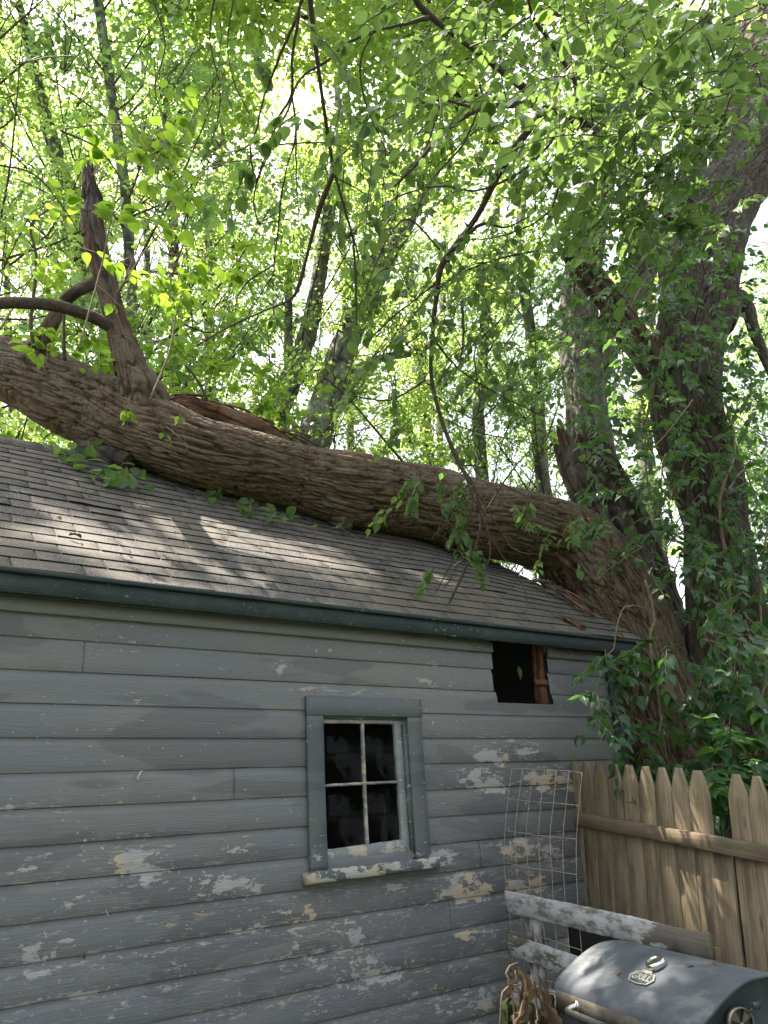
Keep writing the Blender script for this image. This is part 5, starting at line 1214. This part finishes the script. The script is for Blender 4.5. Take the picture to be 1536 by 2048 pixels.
low = [(.285, .845), (.27, .76), (.22, .68), (.12, .63), (0, .615), (-.12, .63), (-.21, .68), (-.245, .76), (-.25, .865)]
lb = extrude(low, .003, Lg-.003, 1)
for l in (.003, Lg-.003):
    V = np.array([gpt(l, f, z) for f, z in low]); lb.add(V, None, [[0, i, i+1] for i in range(1, len(low)-1)])
chd(lb, 'firebox', M['black'], grill)
for l in (.06, Lg-.06):
    for f in (-.2, .22):
        lg = MB(); tube(lg, [gpt(l, f, .70)*[1, 1, 0]+[0, 0, .0], gpt(l, f, .70)], [.014, .014], 10, .3); chd(lg, 'leg', M['black'], grill)
# handle: a bent steel tube
hm = MB(); hz = .873
tube(hm, [gpt(.150, .290, hz+.012), gpt(.148, .305, hz+.008), gpt(.148, .322, hz+.002), gpt(.158, .334, hz), gpt(.180, .338, hz-.001), gpt(Lg/2, .338, hz-.002), gpt(Lg-.10, .338, hz-.002), gpt(Lg-.08, .334, hz-.001), gpt(Lg-.066, .322, hz), gpt(Lg-.063, .305, hz+.004), gpt(Lg-.063, .290, hz+.008)], [.0105]*11, 16, .01)
for l in (.150, Lg-.063): tube(hm, [gpt(l, .2895, hz+.012), gpt(l, .296, hz+.011)], [.018, .017], 18, .01)
chd(hm, 'handle', M['steel'], grill, smooth=True)
def lidhit(px, py):
    r = unit(ray(px, py)); best = (1e9,)
    for i, (f, z) in enumerate(SECS[:-1]):
        for l in np.linspace(0, Lg, 260):
            P = gpt(l, f, z); v = P-EYE; d = np.linalg.norm(v-r*(v@r))
            if d < best[0] and f > -.05: best = (d, i, l, f, z)
    _, i, l, f, z = best; t2 = np.array(SECS[i+1])-np.array(SECS[i]); t2 /= np.linalg.norm(t2)
    return gpt(l, f, z), unit(GFv*t2[0]+GU*t2[1]), unit(np.cross(GFv*t2[0]+GU*t2[1], GD))
P, dn_, nn_ = lidhit(1315, 1934); nn_ = nn_ if nn_[2] > 0 else -nn_
th = MB(); prof_ = [(.0, .000), (.030, .000), (.033, .004), (.033, .016), (.031, .021), (.027, .023), (.024, .021), (.018, .0195), (.0, .0195)]
kk = 36; V = []
for r_, h_ in prof_:
    for a in range(kk): V.append(P+(GD*math.cos(a/kk*2*math.pi)+dn_*math.sin(a/kk*2*math.pi))*r_+nn_*h_)
q = [[i*kk+j, i*kk+(j+1) % kk, (i+1)*kk+(j+1) % kk, (i+1)*kk+j] for i in range(len(prof_)-1) for j in range(kk)]
th.add(V, q); chd(th, 'thermometer', M['chrome'], grill, smooth=True)
# badge with its lettering
P, dn_, nn_ = lidhit(1285, 1957); nn_ = nn_ if nn_[2] > 0 else -nn_
bo_ = [(x*1.2, y*1.2) for x, y in [(-.052, .0), (-.038, -.017), (-.020, -.017), (-.018, -.026), (.020, -.026), (.022, -.017), (.040, -.017), (.053, -.0), (.040, .020), (.0, .024), (-.038, .020)]]
bd = MB()
def poly_plate(mb, pts, h0, h1):
    V = [P+GD*x+dn_*y+nn_*h for h in (h0, h1) for x, y in pts]; k = len(pts)
    mb.add(V, [[i, (i+1) % k, k+(i+1) % k, k+i] for i in range(k)], None)
    c = mb.n; mb.add([P+nn_*h1+GD*x+dn_*y for x, y in pts]+[P+nn_*h1], None, [[i, (i+1) % k, k] for i in range(k)])
poly_plate(bd, bo_, .0, .004); bdo = chd(bd, 'badge', M['badge'], grill)
rm_ = MB(); k = len(bo_)
V = []
for sc, h in ((1.03, .003), (1.03, .0062), (.93, .0062), (.93, .003)): V += [P+GD*x*sc+dn_*y*sc+nn_*h for x, y in bo_]
rm_.add(V, [[a*k+i, a*k+(i+1) % k, (a+1)*k+(i+1) % k, (a+1)*k+i] for a in range(3) for i in range(k)]); chd(rm_, 'badge_rim', M['pale'], bdo)
def text_part(body, size, off, name):
    cu = bpy.data.curves.new('lettering', 'FONT'); cu.body = body; cu.size = size; cu.align_x = 'CENTER'; cu.align_y = 'CENTER'; cu.extrude = .0012; cu.offset = .0005; cu.space_character = 1.05
    to = bpy.data.objects.new('tmp', cu); COL.objects.link(to); dg = bpy.context.evaluated_depsgraph_get(); me = bpy.data.meshes.new_from_object(to.evaluated_get(dg)); bpy.data.objects.remove(to)
    o = P+GD*off[0]+dn_*off[1]+nn_*.0055
    Mx = Matrix(((GD[0], -dn_[0], nn_[0], o[0]), (GD[1], -dn_[1], nn_[1], o[1]), (GD[2], -dn_[2], nn_[2], o[2]), (0, 0, 0, 1)))
    me.transform(Mx); root = Vector(grill['_loc']); me.transform(Matrix.Translation(-root)); me.materials.clear(); me.materials.append(M['pale'])
    ob = bpy.data.objects.new(name, me); COL.objects.link(ob); ob.parent = bdo
text_part('GRILL', .036, (0, .001), 'lettering'); text_part('EXPERT', .014, (0, -.0225), 'lettering')
# damper wheel on the near end
c0 = np.array([0.130, .950]); lE = Lg+.010
dp = MB(); V = []; kk = 40
pt = lambda r_, a, dl: gpt(lE+dl, c0[0]+r_*math.cos(a), c0[1]+r_*math.sin(a))
for r_, dl in ((.046, -.012), (.046, .004), (.041, .006), (.040, .001)): V += [pt(r_, a/kk*2*math.pi, dl) for a in range(kk)]
dp.add(V, [[i*kk+j, i*kk+(j+1) % kk, (i+1)*kk+(j+1) % kk, (i+1)*kk+j] for i in range(3) for j in range(kk)])
for s_ in range(4):
    a0 = s_*math.pi/2+.35; a1 = a0+.75
    for u in range(6):
        b0, b1 = a0+(a1-a0)*u/6, a0+(a1-a0)*(u+1)/6; dp.add([pt(.006, b0, .001), pt(.041, b0, .001), pt(.041, b1, .001), pt(.006, b1, .001)], [[0, 1, 2, 3]])
dp.add([pt(.007, a/12*2*math.pi, .001) for a in range(12)]+[pt(.005, a/12*2*math.pi, .008) for a in range(12)]+[pt(0, 0, .009)], [[j, (j+1) % 12, 12+(j+1) % 12, 12+j] for j in range(12)], [[12+j, 12+(j+1) % 12, 24] for j in range(12)])
chd(dp, 'air_damper', M['dull_steel'], grill)
dk = MB(); dk.add([pt(.041, a/kk*2*math.pi, -.006) for a in range(kk)]+[pt(0, 0, -.006)], None, [[j, (j+1) % kk, kk] for j in range(kk)]); chd(dk, 'vent_opening', M['black'], grill)
tb_ = MB(); tb_.box(gpt(lE+.012, c0[0]-.050, c0[1]+.050), (.018, .016, .018)); tube(tb_, [pt(.04, 2.3, .004), gpt(lE+.008, c0[0]-.046, c0[1]+.046)], [.003, .003], 6, .02); chd(tb_, 'damper_tab', M['black'], grill)
for (px, py) in [(1119, 1957)]:
    P_, dn2, nn2 = lidhit(px, py); bt = MB(); bt.add([P_+(GD*math.cos(a)+dn2*math.sin(a))*.006+nn2*.001*sg for sg in (1,) for a in np.arange(12)/12*2*np.pi]+[P_+nn2*.004], None, [[j, (j+1) % 12, 12] for j in range(12)]); chd(bt, 'bolt', M['black'], grill)
# a dry leaf and seed wings lying on the lid
for i, (px, py, lab) in enumerate([(1238, 1943, 'curled dry leaf scrap on the grill lid, left of the badge'), (1380, 1932, 'thin dry leaf scrap on the grill lid, right of the thermometer'), (1425, 1928, 'twiggy bit of litter on the back edge of the grill lid')]):
    P_, d2, n2 = lidhit(px, py); n2 = n2 if n2[2] > 0 else -n2; ml = MB(); P_ = P_+n2*.004
    add_leaves(ml, [P_, P_+GD*.006], [GD*.6+d2, GD+d2*.2], [n2+GD*.5, n2-d2*.4], [.022, .018], LEAF_HI, np.array([.9, .6]), window=False)
    if i == 2: tube(ml, [P_, P_+GD*.03+n2*.006, P_+GD*.05-d2*.01+n2*.004], [.001]*3, 5, .01)
    one(ml, 'dry_leaf', M['wilt'], lab, 'leaf', 'litter on the grill lid')

# ------------------------------------------------------------------ wilted plant in the corner
wp = thing('wilted_plant', 'tall wilted plant with drooping brown leaves between wall and grill', 'plant', tuple(at(1035, 2000, 2.55)*[1, 1, 0]))
wy = 2.45
for path in ([(1032, 2120), (1028, 2020), (1020, 1965), (1012, 1945), (1020, 1932), (1036, 1925)], [(1048, 2120), (1042, 2030), (1036, 1980), (1030, 1940)], [(1105, 2060), (1100, 2000), (1085, 1965), (1070, 1940)], [(1005, 2100), (1002, 2030), (1005, 1985), (1025, 1972), (1040, 1970)], [(1075, 2100), (1076, 2040), (1070, 1990), (1062, 1950)]):
    P_ = pxpath(path, wy+rng.normal()*.03); b0 = P_[0].copy(); b0[2] = 0; P_ = np.vstack([b0, P_]); m_ = MB(); tube(m_, P_, [.005]+[.0042]*(len(P_)-2)+[.002], 7, .05, jit=.002); chd(m_, 'stem', M['twig_pale'], wp, smooth=True)
def crumpled(mb, P_, d, size, seed):
    """a limp hanging leaf, curled and creased"""
    d = unit(d); s = unit(np.cross(d, [rng.normal()*.5, 1, rng.normal()*.3])); nrm = np.cross(s, d); nu, nv = 9, 12; V = []; U = []
    for i in range(nv):
        t = i/(nv-1); w = size*.30*math.sin(math.pi*min(1, t*.93+.09))**.8*(1+.22*rng.normal())
        for j in range(nu):
            u = (j/(nu-1)-.5)*2
            cr = .16*size*float(vnoise(u*1.7+seed, t*4, seed, 5))+.05*size*float(vnoise(u*5+seed, t*9, seed, 6))
            V.append(P_+d*size*t+s*w*u*math.cos(u*.9)*.8+nrm*(cr-abs(u)*w*.55+.12*size*t*t)); U.append((u*.4, t))
    q = [[i*nu+j, i*nu+j+1, (i+1)*nu+j+1, (i+1)*nu+j] for i in range(nv-1) for j in range(nu-1)]
    mb.add(V, q, uv=np.array(U), rnd=rng.random())
wf_ = MB(); wg = MB()
for k, (px, py, sz, dx) in enumerate([(1022, 1938, .11, -.2), (1040, 1945, .16, .1), (1050, 1950, .15, .2), (1075, 1975, .22, .1), (1082, 1985, .24, .25), (1064, 1972, .2, -.15), (1095, 1990, .2, .2), (1092, 2010, .2, 0), (1050, 1985, .15, -.4), (1030, 2010, .14, .3), (1060, 2020, .16, -.2), (1080, 2030, .15, .1), (1035, 1932, .09, .5), (1100, 2030, .14, .1)]):
    crumpled(wf_, at(px, py, wy-.03+rng.normal()*.05), [dx, rng.normal()*.3, -1], sz*.85, k*3.7)
for k, (px, py, sz, dx) in enumerate([(1012, 1985, .17, -.25), (1058, 2005, .14, .1), (1022, 2035, .16, -.5), (1048, 2040, .12, .3)]): crumpled(wg, at(px, py, wy+.03), [dx, rng.normal()*.3, -1], sz, k*5.1+60)
w1 = chd(wf_, 'withered_leaves', M['wilt'], wp, smooth=True); w2 = chd(wg, 'green_leaves', M['olive'], wp, smooth=True)
m_ = MB(); WA3 = at(1020, 1985, 3.44); plank(m_, WA3, WA3+(WB-WA)*[1, 1, 0]*.8+[0, 0, -.05], .12, .022, (0, 0, 1), WN, 50, .15, rough=.0022, ends=.010); o_ = chd(m_, 'board', M['whiteboard'], wf)

# ------------------------------------------------------------------ litter on the roof
RD = np.array([0, CS, SN]); RN = np.array([0, -SN, CS])
def roof_twig(label, pts, clusters, group='leafy twigs lying on the roof', tone=.35):
    P0 = on_roof(*pts[0], .012); o = thing('leafy_twig', label, 'twig', tuple(P0), group)
    m_ = MB(); C = np.array([on_roof(x, y, .015+.012*rng.random()) for x, y in pts]); tube(m_, C, np.linspace(.004, .0015, len(C)), 6, .03, jit=.004); chd(m_, 'stem', M['twig_pale'], o, smooth=True)
    ml = MB()
    for px, py, n, sx, sy, size in clusters:
        Q = np.array([on_roof(px+rng.normal()*sx, py+rng.normal()*sy, .03+.05*rng.random()) for _ in range(n)])
        D = np.stack([rng.normal(size=n)-.3, rng.normal(size=n)*.7*CS, rng.normal(size=n)*.5*SN], 1)+RN*rng.normal(size=(n, 1))*.25
        Nn = RN+rng.normal(size=(n, 3))*.55; k_ = WINDOWS
        add_leaves(ml, Q, D, Nn, size*(.65+.6*rng.random(n)), LEAF_HI, np.clip(tone+rng.normal(size=n)*.3, 0, 1), window=False)
    fo_ = chd(ml, 'foliage', M['leaf_near'], o); return o
roof_twig('wide leafy twig highest on the roof, just below the leaning left end of the trunk', [(265, 905), (230, 915), (190, 922), (140, 930)], [(180, 922, 26, 34, 7, .095), (225, 915, 8, 14, 6, .09), (135, 932, 5, 14, 3, .09)])
roof_twig('thick cluster of green leaves under the trunk, left of the sunlit patch', [(250, 905), (262, 935), (275, 955), (255, 975)], [(240, 960, 30, 26, 12, .10), (215, 975, 10, 18, 4, .10), (285, 975, 4, 8, 6, .07)])
roof_twig('small sprig of leaves beside the trunk, at the start of a thin bare twig', [(390, 985), (420, 995), (455, 990), (490, 998), (520, 1010), (545, 1025)], [(432, 1000, 10, 16, 5, .075), (452, 975, 3, 5, 5, .06)])
roof_twig('drooping pale-backed sprig right of the small sprig', [(515, 1008), (505, 1020), (495, 1035)], [(495, 1030, 9, 8, 8, .075), (478, 1037, 4, 8, 3, .07)], tone=.1)
roof_twig('sprig with one bright yellow-green leaf at the edge of the sunlit patch', [(545, 1025), (550, 1040), (548, 1055)], [(545, 1048, 12, 12, 6, .08), (575, 1050, 5, 8, 3, .075)], tone=.7)
roof_twig('tiny sprig with pale buds under the knot of the trunk', [(685, 1048), (680, 1060), (720, 1085)], [(680, 1062, 7, 14, 5, .055)])
for i, (x0, y0, x1, y1, w, lab) in enumerate([(1118, 1190, 1192, 1252, .05, 'long splintered bark slab sliding down the roof below the trunk hinge'), (1118, 1236, 1182, 1268, .055, 'lower splintered bark slab with orange inner wood near the eave'), (1062, 1168, 1100, 1178, .045, 'short reddish chip at the roof edge below the arching trunk'),
                                     (1090, 1175, 1140, 1205, .06, 'dark crumbling bark lump under the arch of the trunk'), (1232, 1272, 1248, 1284, .02, 'small tan chip at the right end of the eave'), (136, 1078, 166, 1086, .02, 'curled dark bark flake on the left part of the roof')]):
    A = on_roof(x0, y0, .02); B = on_roof(x1, y1, .02); m_ = MB()
    for k in range(5 if i < 4 else 1): chunk(m_, A+rng.normal(size=3)*[.02, .02, .008]*(i < 4), B-A+rng.normal(size=3)*.02*(i < 4), np.linalg.norm(B-A)*(.6+.4*rng.random()), w*.6, .012, RN, rnd=rng.random())
    one(m_, 'bark_piece', M['redwood'] if i != 5 and i != 3 else M['bark_char'], lab, 'bark piece', 'pieces of bark fallen on the roof')
lt = MB(); n = 260
xq = rng.random(n)*5.2-.5; sq = np.clip(SLOPE*(.12+.85*rng.random(n)**.8), 0, SLOPE-.1)
Q = roofpt(xq, sq, .012); D = np.stack([rng.normal(size=n), rng.normal(size=n)*CS, rng.normal(size=n)*SN], 1)
add_leaves(lt, Q, D, RN+rng.normal(size=(n, 3))*.5, .012+.022*rng.random(n)**2, LEAF_LO, rng.random(n), window=False)
lo_ = lt.build('leaf_litter', M['wilt']); tag(lo_, 'tiny dry leaf and bark crumbs scattered over the shingles', 'litter', kind='stuff')
m_ = MB(); c = on_roof(1180, 1218, .0); V = []
for i in range(9):
    a = i/8*math.pi
    for j, t in enumerate((0, 1)): V.append(c+np.array([-.11+.22*i/8, 0, 0])+RD*(.10*t)+RN*(.012+.05*math.sin(a)*t))
V = np.array(V); V2 = V-RN*.004
m_.add(np.vstack([V, V2]), [[2*i, 2*i+2, 2*i+3, 2*i+1] for i in range(8)]+[[18+2*i, 18+2*i+1, 18+2*i+3, 18+2*i+2] for i in range(8)]+[[2*i, 18+2*i, 20+2*i, 2*i+2] for i in range(8)]+[[2*i+1, 2*i+3, 21+2*i, 19+2*i] for i in range(8)])
one(m_, 'lifted_shingle', M['deck'], 'black shingle scrap curled up where the trunk meets the roof end', 'shingle')
for i, (x0, y0, x1, y1, lab) in enumerate([(985, 1225, 1008, 1248, 'straight pale twig near the eave, left one of the roof litter by the hole'), (1050, 1232, 1085, 1265, 'longest straight twig lying toward the eave above the hole'), (1145, 1255, 1165, 1275, 'short twig just under the splintered bark slabs'),
                                   (1085, 1225, 1092, 1240, 'very short twig upright between the two long ones'), (345, 1128, 340, 1140, 'hooked little twig near the eave in the sun'), (75, 1020, 68, 1035, 'forked thread-like twig at the left in the dappled shade'),
                                   (790, 1155, 830, 1190, 'branching wiry twig in the middle of the dark roof'), (370, 1085, 450, 1090, 'wiry tendril lying in the sunlit patch')]):
    A = on_roof(x0, y0, .012); B = on_roof(x1, y1, .010); m_ = MB(); mid = (A+B)/2+RN*.015+rng.normal(size=3)*.012; tube(m_, [A, mid, B], [.0022, .002, .0012], 5, .02, jit=.002)
    tube(m_, [mid, mid+rng.normal(size=3)*[.03, .015, .015]], [.0012, .0008], 4, .02)
    one(m_, 'twig', M['twig_pale'], lab, 'twig', 'bare twigs scattered on the roof')
M_none = None
